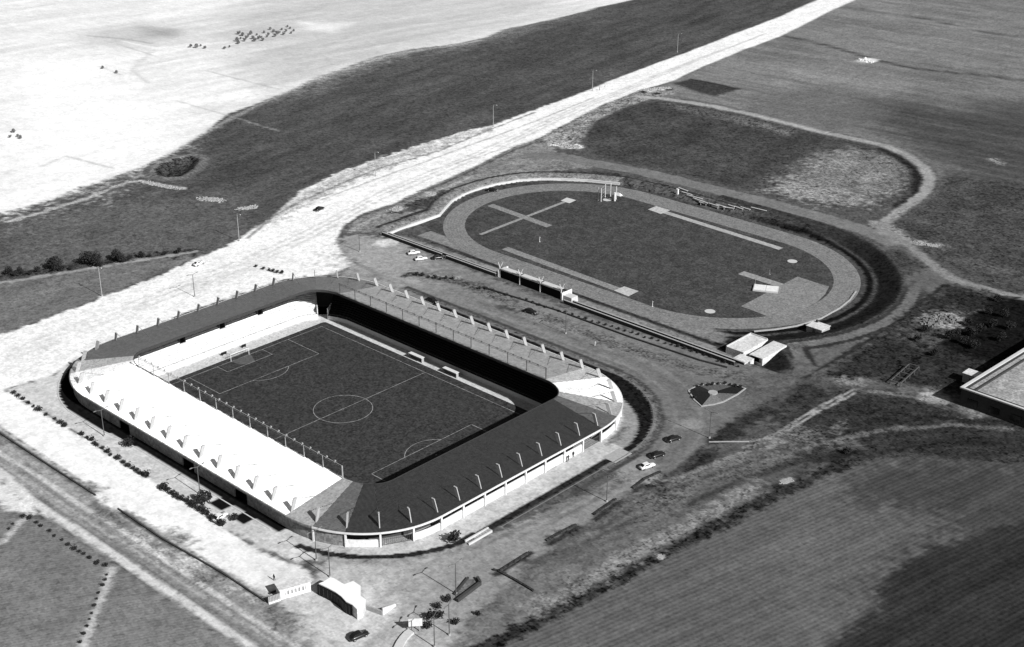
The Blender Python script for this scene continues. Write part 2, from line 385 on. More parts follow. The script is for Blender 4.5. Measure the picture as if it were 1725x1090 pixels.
# --- pale field
PFB = [(-700, 480), (-200, 400), (11, 358), (83, 339), (138, 316), (202, 296), (261, 271), (321, 238), (358, 213), (385, 190), (436, 172), (486, 154), (541, 128), (570, 119), (610, 103), (650, 92), (683, 84), (757, 75), (812, 64), (849, 49), (922, 35), (1060, 0), (1150, -60), (600, -150), (-600, -60)]
st_p = streak(R(85), 60, 6, 22)
area(PFB, lambda x, y: 236+22*st_p(x, y), soft=.9, warp=1.5, mott=.05, name='pale_field')
stroke([(-200, 402), (11, 361), (138, 319), (261, 274), (358, 216), (436, 175), (541, 131), (650, 95), (812, 67)], 3, 190, soft=2, warp=1, alpha=.6)
area([(350, 36), (420, 110), (480, 150), (560, 118), (683, 84), (757, 75), (849, 49), (950, 20), (900, -40), (500, -40)], lambda x, y: 196+16*st_p(x, y), soft=45, warp=16, alpha=.85)
area([(380, 100), (460, 160), (560, 118), (683, 84), (600, 70), (480, 90)], lambda x, y: 200+18*st_p(x, y), soft=25, warp=10, alpha=.6)
area([(130, 60), (230, 38), (340, 50), (250, 80), (180, 78)], 185, soft=30, warp=12, alpha=.65)
area([(235, 45), (300, 50), (300, 62), (250, 60)], 150, soft=14, warp=6, alpha=.6)
area([(500, 36), (560, 40), (600, 38), (560, 55), (520, 52)], 245, soft=10, warp=6, alpha=.8)
area([(11, 100), (160, 95), (300, 190), (250, 270), (140, 312), (11, 350)], 255, soft=35, warp=12, alpha=.85)
stroke([(210, 70), (262, 82), (300, 78), (380, 72)], 3, 245, soft=2, warp=2, alpha=.8)
stroke([(262, 84), (235, 105), (222, 118), (250, 140)], 2.5, 205, soft=2, warp=1.5, alpha=.7)
stroke([(150, 60), (215, 66), (255, 73)], 2, 165, soft=2, warp=1.5, alpha=.7)
for q in ([(168, 112), (182, 117)], [(190, 119), (202, 125)], [(200, 75), (260, 95)], [(70, 280), (110, 262), (190, 285)], [(300, 170), (470, 220)], [(350, 120), (470, 150)], [(480, 100), (600, 60)], [(560, 110), (540, 90), (700, 66)]):
    stroke(q, 1.6, 175, soft=1.5, warp=1, alpha=.5)
# --- land left of the highway, below the trees
area([(-400, 640), (-300, 480), (12, 476), (70, 466), (160, 450), (240, 438), (323, 428), (323, 438), (214, 485), (123, 520), (12, 562)], lambda x, y: 116+14*st_m(x, y), soft=2.5, warp=1.5, mott=.16, name='meadow')
stroke([(-60, 478), (12, 464), (90, 453), (150, 446), (200, 439), (260, 431), (320, 425)], 7, lambda x, y: 60+18*fbm(x/2, y/2, 3, 90), soft=2.5, warp=3, mott=.45, alpha=.85)
stroke([(-100, 490), (12, 474), (90, 462), (180, 447), (250, 436), (330, 424)], 2.2, 158, soft=1.2, warp=1, mott=.1)
stroke([(12, 374), (60, 362), (100, 350), (150, 334), (180, 322), (215, 309), (240, 306), (275, 313), (308, 319)], 2.6, 176, soft=1, warp=.8, mott=.2, name='path')
stroke([(165, 348), (180, 345), (190, 338)], 1.5, 140, soft=1, warp=.6, alpha=.7)
ix = np.where(np.abs(HD-2.3) < 4); T[ix] = T[ix]*.45+.55*np.where(HD[ix] > .8, 128-8*np.abs(HD[ix]-2.3), 62)
ix = np.where(HD < .8); T[ix] = 60; MT[ix] = .5
ID[HD < 0] = rid('hollow')
# --- fields at upper right
st_r = streak(R(5), 70, 3.5, 23)
area([(1500, -60), (1363, 36), (1250, 83), (1135, 136), (1076, 160), (1164, 170), (1252, 189), (1360, 215), (1443, 231), (1539, 262), (1590, 300), (1620, 420), (2100, 560), (2300, 100), (1900, -100)],
     lambda x, y: 124+22*st_r(x, y)+12*fbm(x/50, y/50, 3, 4), soft=2.5, warp=2, mott=.13, name='field')
area([(1420, 190), (1500, 160), (1600, 180), (1800, 160), (2200, 300), (2100, 600), (1620, 420), (1580, 300), (1500, 240)], lambda x, y: 80+18*st_r(x, y), soft=40, warp=12, alpha=.95)
area([(1330, 38), (1450, 60), (1500, 100), (1400, 100)], 138, soft=25, warp=10, alpha=.6)
area([(1280, 100), (1420, 110), (1560, 140), (1500, 165), (1350, 130)], lambda x, y: 140+16*st_r(x, y), soft=20, warp=8, alpha=.6)
area([(1260, 160), (1380, 150), (1500, 190), (1420, 225), (1340, 208), (1255, 186)], 108, soft=18, warp=8, alpha=.7)
stroke([(1318, 58), (1380, 72), (1455, 95), (1530, 115), (1600, 122), (1690, 132), (1900, 160)], 3.0, 66, soft=2, warp=1, alpha=.85)
stroke([(1540, 28), (1600, 42), (1690, 60), (1800, 80)], 3, 78, soft=2, warp=1.5, alpha=.8)
stroke([(1380, 152), (1440, 165), (1500, 181), (1600, 195)], 2.2, 84, soft=1.6, warp=1, alpha=.7)
area([(1133, 140), (1165, 133), (1244, 151), (1205, 163), (1180, 158)], 66, soft=2.5, warp=1, mott=.2)
stroke([(1165, 133), (1215, 144), (1244, 151)], 2.5, 50, soft=1.5, warp=.8)
for q in ([(1500, 205), (1690, 240)], [(1540, 225), (1700, 265)], [(1520, 190), (1720, 215)]): stroke(q, 5, 60, soft=5, warp=3, alpha=.45)
blob(986, 787, 2.2, 225, soft=.8, warp=.5)
blob(1461, 102, 5.5, 235, soft=2, warp=3, ry=7)
# --- highway and its verges
area([(323, 438), (382, 415), (459, 367), (510, 318), (573, 289), (632, 268), (757, 228), (830, 210), (904, 184), (977, 158), (1032, 133), (1100, 109), (1170, 83), (1240, 55), (1300, 34), (1420, -20), (1480, -20), (1363, 36), (1319, 58), (1252, 83), (1208, 103), (1158, 124), (1135, 136), (1076, 153), (1017, 177), (959, 206), (900, 236), (867, 247), (794, 284), (720, 317), (665, 343), (610, 361), (581, 381), (570, 402), (580, 425), (600, 445), (560, 462), (480, 470), (330, 520), (170, 590), (120, 612), (90, 632), (12, 655), (-300, 760), (-500, 760), (-300, 640), (12, 561), (123, 520), (270, 463)],
     lambda x, y: 243+7*fbm(x/14, y/14, 3, 41), soft=1.2, warp=1.2, mott=.09, name='highway')
# worn verge on the meadow side
area([(459, 372), (500, 330), (573, 291), (632, 269), (676, 254), (757, 230), (830, 212), (830, 220), (757, 243), (676, 275), (600, 305), (540, 335), (490, 362), (440, 392)], lambda x, y: 196+45*fbm(x/4, y/4, 3, 42), soft=2.5, warp=3, mott=.2)
stroke([(417, 401), (459, 367), (500, 343), (573, 310), (640, 283), (740, 252), (830, 216), (900, 190)], 1.5, 140, soft=.7, warp=.6, alpha=.9)
stroke([(500, 352), (600, 315), (740, 262), (900, 205), (1000, 165)], 1.1, 180, soft=.6, warp=.4, alpha=.9)
for off, al in ((0, .5), (9, .4), (-8, .35)):
    stroke([(12, 600+off), (150, 545+off), (300, 487+off), (420, 440+off), (520, 395+off), (640, 330+off*.8), (800, 262+off*.7), (960, 190+off*.5), (1120, 122+off*.3), (1290, 55)], 1.2, 196, soft=.8, warp=.7, alpha=al+.25)
area([(300, 487), (450, 425), (470, 440), (320, 505)], lambda x, y: 222+20*fbm(x/3, y/8, 3, 44), soft=5, warp=3, alpha=.8)
area([(12, 590), (130, 548), (260, 500), (250, 520), (140, 565), (12, 612)], lambda x, y: 232+18*fbm(x/10, y/3, 3, 45), soft=5, warp=3, alpha=.8)
# lower verge: dirt between highway and athletics ground
area([(581, 381), (610, 361), (665, 343), (720, 317), (794, 284), (867, 247), (900, 236), (929, 240), (940, 262), (985, 272), (1000, 282), (930, 288), (840, 307), (770, 330), (742, 352), (655, 388), (600, 392)], lambda x, y: 132+20*fbm(x/5, y/5, 3, 43), soft=1.5, warp=1.2, mott=.2, name='verge')
stroke([(570, 402), (581, 381), (610, 363), (665, 346), (720, 321), (794, 288), (867, 252), (905, 238)], 1.3, 78, soft=.8, warp=.6, alpha=.8)
stroke([(588, 392), (620, 372), (700, 338), (800, 295)], 2.2, 176, soft=1.2, warp=.8, alpha=.7)
area([(645, 360), (700, 336), (745, 320), (765, 322), (735, 345), (690, 358)], lambda x, y: 72+20*fbm(x/3, y/3, 3, 46), soft=2, warp=2, mott=.35)
for p in ((724, 327), (672, 351)): blob(p[0], p[1], 3, 185, soft=1.5, warp=1.5, mott=.3)
stroke([(655, 388), (735, 357), (750, 337), (800, 317), (860, 302), (930, 292), (1000, 290), (1040, 294)], 2.2, 58, soft=1.2, warp=.6, mott=.3, z=5)  # shadow of the ditch painted as a dark line
# scrub at the far junction
area([(905, 236), (959, 206), (1017, 177), (1076, 153), (1150, 155), (1080, 172), (1040, 188), (1000, 205), (990, 225), (960, 250), (935, 248)], lambda x, y: 138+38*fbm(x/3, y/3, 3, 47), soft=2, warp=2, mott=.4, name='verge')
for p in ((945, 243), (968, 246), (1085, 153), (1110, 150)): blob(p[0], p[1], 4, 205, soft=2, warp=3, mott=.5)
for p in ((1083, 155), (1106, 158), (1126, 150)): blob(p[0], p[1], 2.5, 60, soft=1.2, warp=1.5, mott=.4)
# --- oval rough field beyond the athletics ground
OV = [(990, 222), (1010, 205), (1060, 180), (1110, 172), (1164, 178), (1252, 195), (1340, 216), (1400, 232), (1460, 246), (1510, 262), (1535, 280), (1545, 305), (1530, 330), (1490, 350), (1440, 352), (1380, 348), (1300, 332), (1194, 304), (1076, 278), (1010, 262), (985, 245)]
area(OV, lambda x, y: 73+16*fbm(x/12, y/12, 4, 51)+8*st_m(x, y), soft=2.5, warp=1.5, mott=.25, name='field')
area([(1300, 320), (1330, 290), (1380, 258), (1440, 250), (1500, 265), (1535, 290), (1520, 320), (1470, 338), (1400, 335)], lambda x, y: 132+38*fbm(x/9, y/9, 4, 52), soft=12, warp=10, mott=.3, alpha=.95)
area([(1300, 322), (1340, 300), (1400, 325), (1470, 330), (1480, 345), (1380, 345)], 160, soft=8, warp=7, alpha=.7)
area([(1110, 172), (1164, 180), (1252, 197), (1340, 219), (1330, 228), (1240, 208), (1150, 190)], lambda x, y: 98+26*fbm(x/4, y/4, 3, 53), soft=5, warp=3, mott=.4, alpha=.8)
stroke([(1490, 253), (1520, 268), (1540, 285), (1548, 305), (1540, 330), (1515, 350)], 5, 42, soft=2.5, warp=1.5, mott=.3)
PATH1 = [(1076, 163), (1110, 166), (1164, 174), (1252, 190), (1340, 211), (1400, 226), (1443, 235), (1490, 246), (1525, 260), (1555, 282), (1567, 300), (1560, 322), (1535, 343), (1510, 360), (1490, 378)]
stroke(PATH1, 5.5, lambda x, y: 158+14*fbm(x/4, y/4, 3, 54), soft=1.4, warp=.9, mott=.1, name='path')
stroke(PATH1[:6], 3, 178, soft=1.4, warp=.6, alpha=.6)
stroke([(1490, 240), (1540, 256), (1580, 282), (1590, 310), (1570, 335)], 3, 120, soft=2, warp=2, alpha=.6)
# rough land right of the path
area([(1590, 300), (1575, 335), (1540, 352), (1505, 375), (1510, 400), (1560, 425), (1620, 462), (1690, 492), (2100, 600), (2100, 330)], lambda x, y: 74+16*fbm(x/8, y/8, 4, 55), soft=5, warp=3, mott=.3, name='field')
for p, v in (((1545, 408), 165), ((1585, 415), 120), ((1675, 270), 130), ((1685, 275), 120)): blob(p[0], p[1], 3, v, soft=2, warp=2, mott=.4)
stroke([(1610, 440), (1650, 447), (1690, 455)], 8, 96, soft=5, warp=2, alpha=.6)
# --- perimeter road of the athletics ground
PR = [(900, 262), (940, 262), (990, 273), (1076, 288), (1194, 317), (1311, 346), (1400, 371), (1470, 392), (1520, 418), (1560, 447), (1595, 470)]
stroke(PR, 9.5, lambda x, y: 122+8*fbm(x/5, y/5, 3, 56), soft=.9, warp=.5, mott=.1, name='path')
stroke([(1480, 385), (1520, 405), (1560, 440), (1600, 468), (1640, 482), (1690, 494), (1800, 515)], 5, 138, soft=1.4, warp=.8, mott=.12, name='path')
stroke([(1480, 378), (1495, 385), (1520, 405)], 9, 140, soft=2, warp=1)
# --- road on the right of the athletics ground, bank
area([(1296, 622), (1340, 598), (1399, 562), (1440, 538), (1475, 512), (1509, 470), (1512, 445), (1483, 418), (1520, 412), (1571, 455), (1604, 477), (1571, 497), (1535, 521), (1500, 548), (1465, 576), (1420, 604), (1384, 630), (1340, 640)], lambda x, y: 102+10*fbm(x/6, y/6, 3, 57), soft=1.2, warp=.6, mott=.12, name='path')
for q, w, v in (([(1310, 618), (1400, 566), (1470, 512), (1530, 440)], 1.0, 66), ([(1325, 624), (1410, 575), (1480, 528), (1545, 470)], 1.2, 70), ([(1318, 621), (1405, 570), (1475, 520), (1530, 462), (1540, 445)], 3.2, 108), ([(1345, 632), (1430, 582), (1500, 535), (1570, 480)], 4, 102)):
    stroke(q, w, v, soft=.8, warp=.5, alpha=.8)
for q in ([(1350, 640), (1465, 572), (1535, 521), (1592, 480)], [(1304, 616), (1400, 564), (1440, 541)]): stroke(q, 1.7, 46, soft=.6, warp=.5, alpha=.95)
area([(1490, 425), (1512, 455), (1500, 480), (1540, 462), (1560, 450), (1520, 420)], 62, soft=2.5, warp=1.5, mott=.3, alpha=.8)
# bank round the track end: rough grass, with the slope's shade painted in
bk = (BD > -.5) & (BD < 13.5) & (X > -25) & (Y > 106) & ~((X < 10) & (Y < 200))
f_ = 6*fbm(X/3, Y/3, 3, 58)
prof_ = np.interp(BD, [0, .4, 2.2, 2.8, 3.6, 4.4, 12.0, 12.6, 13.4], [24, 20, 26, 74, 78, 36, 40, 74, 70])
prof2 = np.interp(BD, [0, .4, 2.4, 3.4, 12.0, 13.4], [24, 22, 34, 60, 62, 64])
wr = sstep(15, 62, X)
T[bk] = (prof_*wr+prof2*(1-wr)+f_*(1+(1-wr)))[bk]; MT[bk] = .25; ID[bk] = rid('bank')
for b0, b1, v_ in ((13.2, 15.0, 60), (15.0, 19.0, 112), (19.0, 21.0, 56)):
    bk = (BD > b0) & (BD < b1) & (X > 56) & (Y > 118) & (Y < 205); al_ = sstep(56, 66, X)*(1-sstep(190, 205, Y))
    T[bk] = (T*(1-al_)+(v_+f_)*al_)[bk]
bk = (BD > -.5) & (BD < 8) & (Y > 210) & (X < 25) & (X > -70); al_ = 1-sstep(-15, 22, X)
T[bk] = (T*(1-al_)+al_*(88+22*fbm(X/3, Y/3, 3, 59)))[bk]; MT[bk] = .35
bk = (BD > 0) & (BD < 5.5) & (X < -70) & (Y > 106)
T[bk] = 126+16*fbm(X[bk]/3, Y[bk]/3, 3, 60); MT[bk] = .25; ID[bk] = rid('bank')
bk = np.abs(BD-6.4) < .9; bk &= (X < 15) & (Y > 106); T[bk] = 60  # same painted ditch shadow along the top of the bank
# --- athletics ground floor
ins = BD < 0
T[ins] = 76+12*fbm(X[ins]/6, Y[ins]/6, 3, 61); MT[ins] = .22; ID[ins] = rid('athletics_ground')
area([(-96, 103), (-92, 111.2), (60, 111.3), (80, 107), (80, 103)], lambda x, y: 134+16*fbm(x/14, y/3, 3, 62), soft=.7, warp=.5, mott=.16, world=True)
area([(-88, 114.4), (-88, 121.5), (-50, 123), (-30, 114.4)], 136, soft=.4, warp=.1, mott=.14, world=True)
area([(20, 113.5), (30, 121), (58, 123), (62, 113.5)], lambda x, y: 128+12*fbm(x/4, y/4, 3, 63), soft=2, warp=1, mott=.16, world=True)
stroke([(-90, 112.6), (-60, 112.6), (0, 112.5), (56, 112.6), (66, 111)], 1.5, 50, soft=.3, warp=.25, mott=.3, world=True)
area([(-96, 109.5), (-96, 126), (-90, 122), (-88, 114), (-60, 112)], 92, soft=1.5, warp=.8, mott=.2, world=True, alpha=.8)
# --- plaza between the stadium and the athletics ground
PLZ = [(570, 402), (600, 394), (655, 402), (745, 434), (838, 472), (941, 512), (1064, 556), (1240, 612), (1300, 624), (1345, 640), (1310, 660), (1262, 690), (1225, 720), (1200, 745), (1165, 770), (1130, 800), (1075, 815), (1020, 770), (1060, 700), (1000, 640), (900, 600), (700, 510), (600, 470), (560, 462), (600, 445), (580, 425)]
def plz(x, y): return 128-14*sstep(0, 90, x)+9*fbm(x/14, y/5, 4, 64)+22*(1-sstep(-95, -50, x))
area(PLZ, plz, soft=2.5, warp=1.5, mott=.1, name='plaza')
area([(560, 440), (600, 405), (655, 408), (720, 440), (740, 470), (690, 490), (620, 465)], 168, soft=16, warp=8, alpha=.75)
blob(653, 408, 4, 215, soft=2.5, warp=2)
stroke([(571, 405), (574, 420), (590, 440), (640, 462), (720, 492)], 1.4, 125, soft=1.2, warp=.6, alpha=.55)
stroke([(690, 462), (760, 470), (820, 488)], 5, 76, soft=2.5, warp=2, mott=.45, alpha=.8)
stroke([(725, 464), (770, 468)], 2, 160, soft=1.2, warp=1.2, mott=.5, alpha=.7)
stroke([(800, 484), (900, 528), (1000, 566), (1100, 600), (1180, 625), (1250, 632)], 6, lambda x, y: 98+22*fbm(x/2.5, y/2.5, 3, 65), soft=2.5, warp=1.5, mott=.4, alpha=.7)
stroke([(700, 495), (840, 536), (1000, 592), (1100, 640)], .9, 98, soft=.8, warp=.5, alpha=.6)
for rr_, vv_, aa_ in ((16.5, 142, .6), (20.5, 104, .6), (24, 138, .5), (28, 106, .5)):
    q_ = [(48.5+(28.5+rr_)*math.cos(R(t_)), 31+(28.5+rr_)*math.sin(R(t_))) for t_ in range(90, -1, -6)]; stroke([(-20, 59.5+rr_)]+q_+[(77+rr_, 0), (78+rr_, -25), (76+rr_, -45)], 1.3, vv_, soft=.6, warp=.35, alpha=aa_, world=True)
stroke([(760, 512), (900, 560), (1060, 622), (1130, 668), (1150, 710)], 1.2, 100, soft=1, warp=.5, alpha=.5)
stroke([(840, 515), (870, 525)], 2.5, 70, soft=1.5, warp=1, alpha=.8)
# --- near pavement, pale slope, lower tracks
area([(12, 655), (90, 632), (130, 600), (105, 640), (120, 690), (170, 718), (211, 738), (286, 783), (376, 836), (430, 866), (498, 896), (540, 915), (540, 938), (500, 950), (430, 918), (376, 887), (248, 804), (113, 719), (49, 680), (12, 660)], lambda x, y: 204+10*fbm(x/4, y/4, 3, 68), soft=1, warp=.5, mott=.09, name='pavement')
area([(-60, 620), (12, 660), (49, 680), (113, 719), (248, 804), (376, 887), (440, 930), (520, 960), (530, 978), (451, 1003), (376, 963), (263, 892), (169, 832), (75, 771), (11, 726), (-80, 670)], lambda x, y: 246-20*sstep(20, 80, x)+10*fbm(x/3, y/3, 3, 69), soft=1, warp=.6, mott=.06, name='bank')
area([(-80, 668), (11, 725), (75, 770), (169, 830), (263, 891), (376, 962), (451, 1001), (448, 1015), (376, 967), (271, 907), (199, 858), (162, 835), (86, 786), (11, 737), (-80, 680)], lambda x, y: 178+14*fbm(x/3, y/3, 3, 70), soft=.7, warp=.4, mott=.14)
area([(-80, 682), (11, 738), (86, 787), (162, 836), (271, 908), (376, 968), (448, 1016), (530, 1060), (620, 1125), (1250, 1540), (1050, 1540), (440, 1105), (376, 1060), (282, 996), (169, 921), (87, 868), (11, 806), (-80, 740)], lambda x, y: 140+24*streak(R(-3), 60, 1.3, 24)(x, y), soft=.6, warp=.3, mott=.13, name='dirt_road')
stroke([(-60, 690), (11, 737), (86, 786), (162, 835)], 1.2, 70, soft=.5, warp=.25)  # dark line of the low wall and its shadow, painted on the ground
stroke([(199, 858), (271, 907), (376, 967), (447, 1015)], 1.4, 66, soft=.5, warp=.25)
stroke([(165, 833), (182, 846), (199, 856)], 3.5, 240, soft=1, warp=.6, mott=.06)
stroke([(-60, 722), (11, 770), (68, 804), (150, 860), (233, 911), (312, 966), (395, 1022), (470, 1071), (520, 1103), (1120, 1500)], 1.5, 196, soft=.35, warp=.2)
for off_ in (-16, 18, 34): stroke([(-60, 722+off_), (11, 770+off_), (68, 806+off_), (150, 861+off_), (233, 913+off_), (312, 966+off_), (395, 1022+off_), (470, 1071+off_)], .9, 112 if off_ != 18 else 178, soft=.3, warp=.2, alpha=.75)
stroke([(11, 752), (75, 795), (150, 845)], 2.5, 175, soft=1, warp=.8, alpha=.7)
for p in ((235, 905), (270, 930), (310, 945), (330, 955), (390, 990), (440, 1020)): blob(p[0], p[1], 4, 195, soft=2, warp=3, mott=.25, alpha=.8, ry=2)
for p in ((150, 825), (180, 868), (300, 905), (350, 975)): blob(p[0], p[1], 4, 112, soft=3, warp=3, mott=.3, alpha=.7, ry=2)
stroke([(-60, 760), (11, 804), (60, 849), (87, 868), (169, 921), (282, 996), (376, 1060), (421, 1090), (470, 1124), (1070, 1536)], 2.8, 210, soft=.5, warp=.25, mott=.08, name='path')
# bottom left crop
area([(-100, 800), (11, 822), (38, 870), (87, 876), (169, 931), (282, 1006), (376, 1070), (420, 1100), (1030, 1540), (900, 1900), (-300, 1900), (-300, 800)], lambda x, y: 124+10*fbm(x/10, y/10, 3, 71), soft=1.5, warp=.8, mott=.2, name='crop_field')
area([(-60, 780), (11, 808), (60, 850), (75, 866), (40, 868), (11, 850), (-60, 830)], lambda x, y: 222+20*fbm(x/3, y/3, 3, 72), soft=2, warp=1.5, mott=.12)
stroke([(188, 958), (180, 985), (165, 1020), (150, 1060), (139, 1090), (125, 1120), (60, 1300)], 2, 186, soft=.7, warp=.4, mott=.1, name='path')
stroke([(40, 872), (20, 895), (5, 915)], 1.5, 190, soft=.7, warp=.4)
# --- bottom centre apron
area([(451, 1002), (530, 978), (540, 935), (640, 945), (760, 925), (860, 890), (960, 845), (1040, 815), (1075, 815), (1040, 850), (980, 890), (900, 950), (850, 1000), (800, 1040), (760, 1110), (560, 1110), (520, 1060), (447, 1017)],
     lambda x, y: 186-44*sstep(70, 100, x)*sstep(-75, -40, y)+10*fbm(x/5, y/5, 3, 73), soft=3, warp=2, mott=.1, name='plaza')
area([(530, 1000), (640, 990), (660, 1050), (560, 1100), (480, 1050)], 206, soft=6, warp=3, alpha=.8)
area([(540, 930), (640, 938), (740, 925), (800, 900), (760, 935), (640, 955), (545, 950)], 150, soft=2.5, warp=1.5, alpha=.8)
stroke([(545, 928), (640, 932), (730, 918), (790, 898)], 3, 112, soft=1.5, warp=1, mott=.3, alpha=.8)
stroke([(445, 1020), (460, 1030), (475, 1045), (485, 1055)], 5, 110, soft=2, warp=2.5, mott=.3, alpha=.75)
for q in ([(620, 1090), (680, 1030), (760, 965), (830, 905), (930, 860)], [(690, 1090), (720, 1050), (790, 1000), (850, 955)], [(640, 1010), (720, 950), (850, 900)]): stroke(q, 1.6, 140, soft=1.2, warp=.8, alpha=.5)
stroke([(880, 905), (1000, 845), (1060, 805), (1120, 770)], 1.2, 96, soft=1, warp=.6, alpha=.6)
stroke([(800, 925), (900, 880), (1000, 830)], 1.0, 100, soft=.8, warp=.6, alpha=.5)
# --- bottom right rough land
st_g = streak(math.atan2(47.8, 10.5), 16, 1.7, 27)
def rough(x, y): return 104+9*fbm(x/6, y/6, 4, 74)+19*st_g(x, y)+22*(1-sstep(-70, -30, y))-22*sstep(0, 70, y)
area([(760, 1100), (800, 1040), (850, 995), (900, 950), (980, 890), (1040, 850), (1075, 815), (1130, 800), (1200, 745), (1262, 690), (1345, 640), (1500, 655), (1690, 700), (1900, 760), (1700, 800), (1500, 765), (1397, 793), (1319, 830), (1203, 892), (1100, 945), (1000, 1000), (870, 1070), (820, 1100)], rough, soft=3, warp=2, mott=.16, name='rough_ground')
area([(1300, 690), (1400, 660), (1500, 660), (1700, 705), (1900, 770), (1700, 810), (1500, 770), (1400, 790), (1320, 760)], lambda x, y: 52+10*fbm(x/7, y/7, 3, 75)+12*streak(R(50), 20, 3, 25)(x, y), soft=9, warp=5, mott=.3)
for q, v in (([(1140, 790), (1185, 755), (1210, 760), (1185, 795), (1150, 800)], 38), ([(1070, 820), (1120, 795), (1130, 815), (1090, 830)], 44), ([(1215, 720), (1290, 680), (1315, 690), (1260, 720), (1200, 742)], 48), ([(1190, 742), (1240, 715), (1260, 735), (1210, 748)], 46), ([(1320, 670), (1350, 648), (1400, 660), (1330, 690)], 50),
             ([(920, 908), (975, 885), (960, 905), (930, 915)], 74), ([(1000, 865), (1050, 842), (1050, 856), (1010, 868)], 70), ([(1180, 800), (1300, 760), (1340, 770), (1240, 810)], 92), ([(1060, 830), (1180, 800), (1160, 850), (1070, 880)], 100)):
    area(q, v, soft=2.2, warp=1.5, mott=.3, alpha=.9)
for q in ([(925, 917), (943, 906), (972, 890)], [(1004, 873), (1022, 860), (1042, 846)], [(1070, 828), (1090, 812), (1116, 800)], [(838, 966), (850, 960), (894, 932)]): stroke(q, 2.0, 54, soft=.5, warp=.4, mott=.3)
blob(1165, 714, 3.6, 138, soft=1, warp=.6); blob(1075, 793, 7, 142, soft=3, warp=2)
for dy_ in (0, 7): stroke([(1262, 744+dy_), (1290, 738+dy_), (1320, 722+dy_), (1345, 706+dy_), (1390, 680+dy_), (1440, 655+dy_)], 1.0, 156, soft=.35, warp=.3, mott=.15)
for q, v, w in (([(1700, 722), (1600, 716), (1500, 722), (1420, 736), (1330, 762), (1240, 790), (1150, 830), (1080, 870)], 108, 2.2), ([(1700, 735), (1600, 730), (1500, 740), (1430, 752), (1340, 778), (1250, 808), (1160, 850)], 60, 2.0), ([(1700, 712), (1590, 704), (1480, 708), (1400, 716)], 40, 2.6), ([(1690, 748), (1590, 745), (1500, 758), (1400, 785)], 38, 2.2), ([(1130, 808), (1180, 790), (1250, 764), (1330, 742)], 132, 1.6), ([(1110, 830), (1200, 800), (1290, 770)], 66, 1.6), ([(940, 905), (1010, 890), (1060, 862)], 72, 1.2), ([(880, 950), (960, 925), (1050, 885), (1120, 850)], 76, 1.4)): stroke(q, w, v, soft=.9, warp=.8, alpha=.8)
stroke([(1260, 752), (1310, 738), (1340, 722)], 5, 112, soft=3, warp=2.5, mott=.4, alpha=.8)
stroke([(1340, 735), (1400, 722), (1420, 712)], 4, 118, soft=2.5, warp=3, mott=.4, alpha=.7)
stroke([(1160, 805), (1260, 770), (1330, 750), (1420, 745), (1440, 750)], 4, 122, soft=3, warp=3, mott=.3, alpha=.6)
stroke([(1420, 768), (1438, 762)], 3, 30, soft=1.5, warp=1)
stroke([(1130, 800), (1160, 782), (1185, 760)], 1.4, 70, soft=1, warp=.5)
# junction and tracks on the right
area([(1262, 690), (1310, 660), (1345, 640), (1330, 625), (1420, 640), (1500, 655), (1560, 668), (1690, 705), (1690, 690), (1580, 655), (1480, 640), (1400, 628), (1300, 622), (1240, 640)], lambda x, y: 98+12*fbm(x/4, y/4, 3, 76), soft=2, warp=1, mott=.16, name='path')
stroke([(1440, 655), (1500, 662), (1560, 672)], 2, 122, soft=1.2, warp=.8, alpha=.8)
for p, v in (((1432, 638), 150), ((1572, 668), 165), ((1600, 632), 118), ((1590, 645), 126), ((1640, 690), 130)): blob(p[0], p[1], 5, v, soft=3, warp=2, mott=.25, alpha=.85)
# dark plots beyond the junction
area([(1384, 632), (1465, 578), (1535, 523), (1604, 480), (1690, 500), (1900, 560), (1900, 720), (1690, 690), (1580, 652), (1480, 638)], lambda x, y: 48+12*fbm(x/6, y/6, 4, 77), soft=4, warp=2.5, mott=.35, name='rough_ground')
area([(1520, 560), (1560, 525), (1610, 515), (1640, 540), (1570, 580), (1540, 580)], 84, soft=5, warp=4, mott=.35, alpha=.8)
area([(1585, 580), (1640, 530), (1690, 500), (1800, 520), (1800, 620), (1690, 612), (1650, 604)], 16, soft=3, warp=2, mott=.3, alpha=.9)
stroke([(1560, 590), (1600, 555), (1620, 530), (1660, 520)], 1.4, 92, soft=1, warp=.6, alpha=.8)
for p in ((1575, 540), (1590, 533), (1600, 540)): blob(p[0], p[1], 5, 140, soft=3, warp=3, mott=.45)
# --- ploughed field at lower right
FD = [(820, 1110), (870, 1072), (1000, 1003), (1100, 948), (1203, 895), (1319, 833), (1397, 797), (1472, 772), (1560, 770), (1900, 800), (2300, 900), (2300, 1700), (700, 1500), (760, 1180)]
st_f = streak(math.atan2(47.8, 10.5), 25, 1.8, 26)
area(FD, lambda x, y: 98+12*st_f(x, y)+6*fbm(x/25, y/25, 2, 78), soft=1.5, warp=.8, mott=.16, name='ploughed_field')
area([(1472, 772), (1560, 770), (1900, 800), (1900, 1300), (1330, 1300), (1370, 1110), (1440, 1030), (1480, 987), (1538, 937), (1600, 905), (1560, 860), (1450, 850), (1420, 800)], lambda x, y: 72+13*st_f(x, y), soft=10, warp=4, alpha=.95)
area([(1330, 1300), (1372, 1100), (1440, 1040), (1482, 990), (1538, 940), (1700, 880), (1900, 830), (1900, 1300)], lambda x, y: 50+12*st_f(x, y), soft=2.5, warp=1.2, mott=.2, alpha=.95)
stroke([(1375, 1080), (1430, 1040), (1470, 1010)], 4, 108, soft=3, warp=2, alpha=.6)
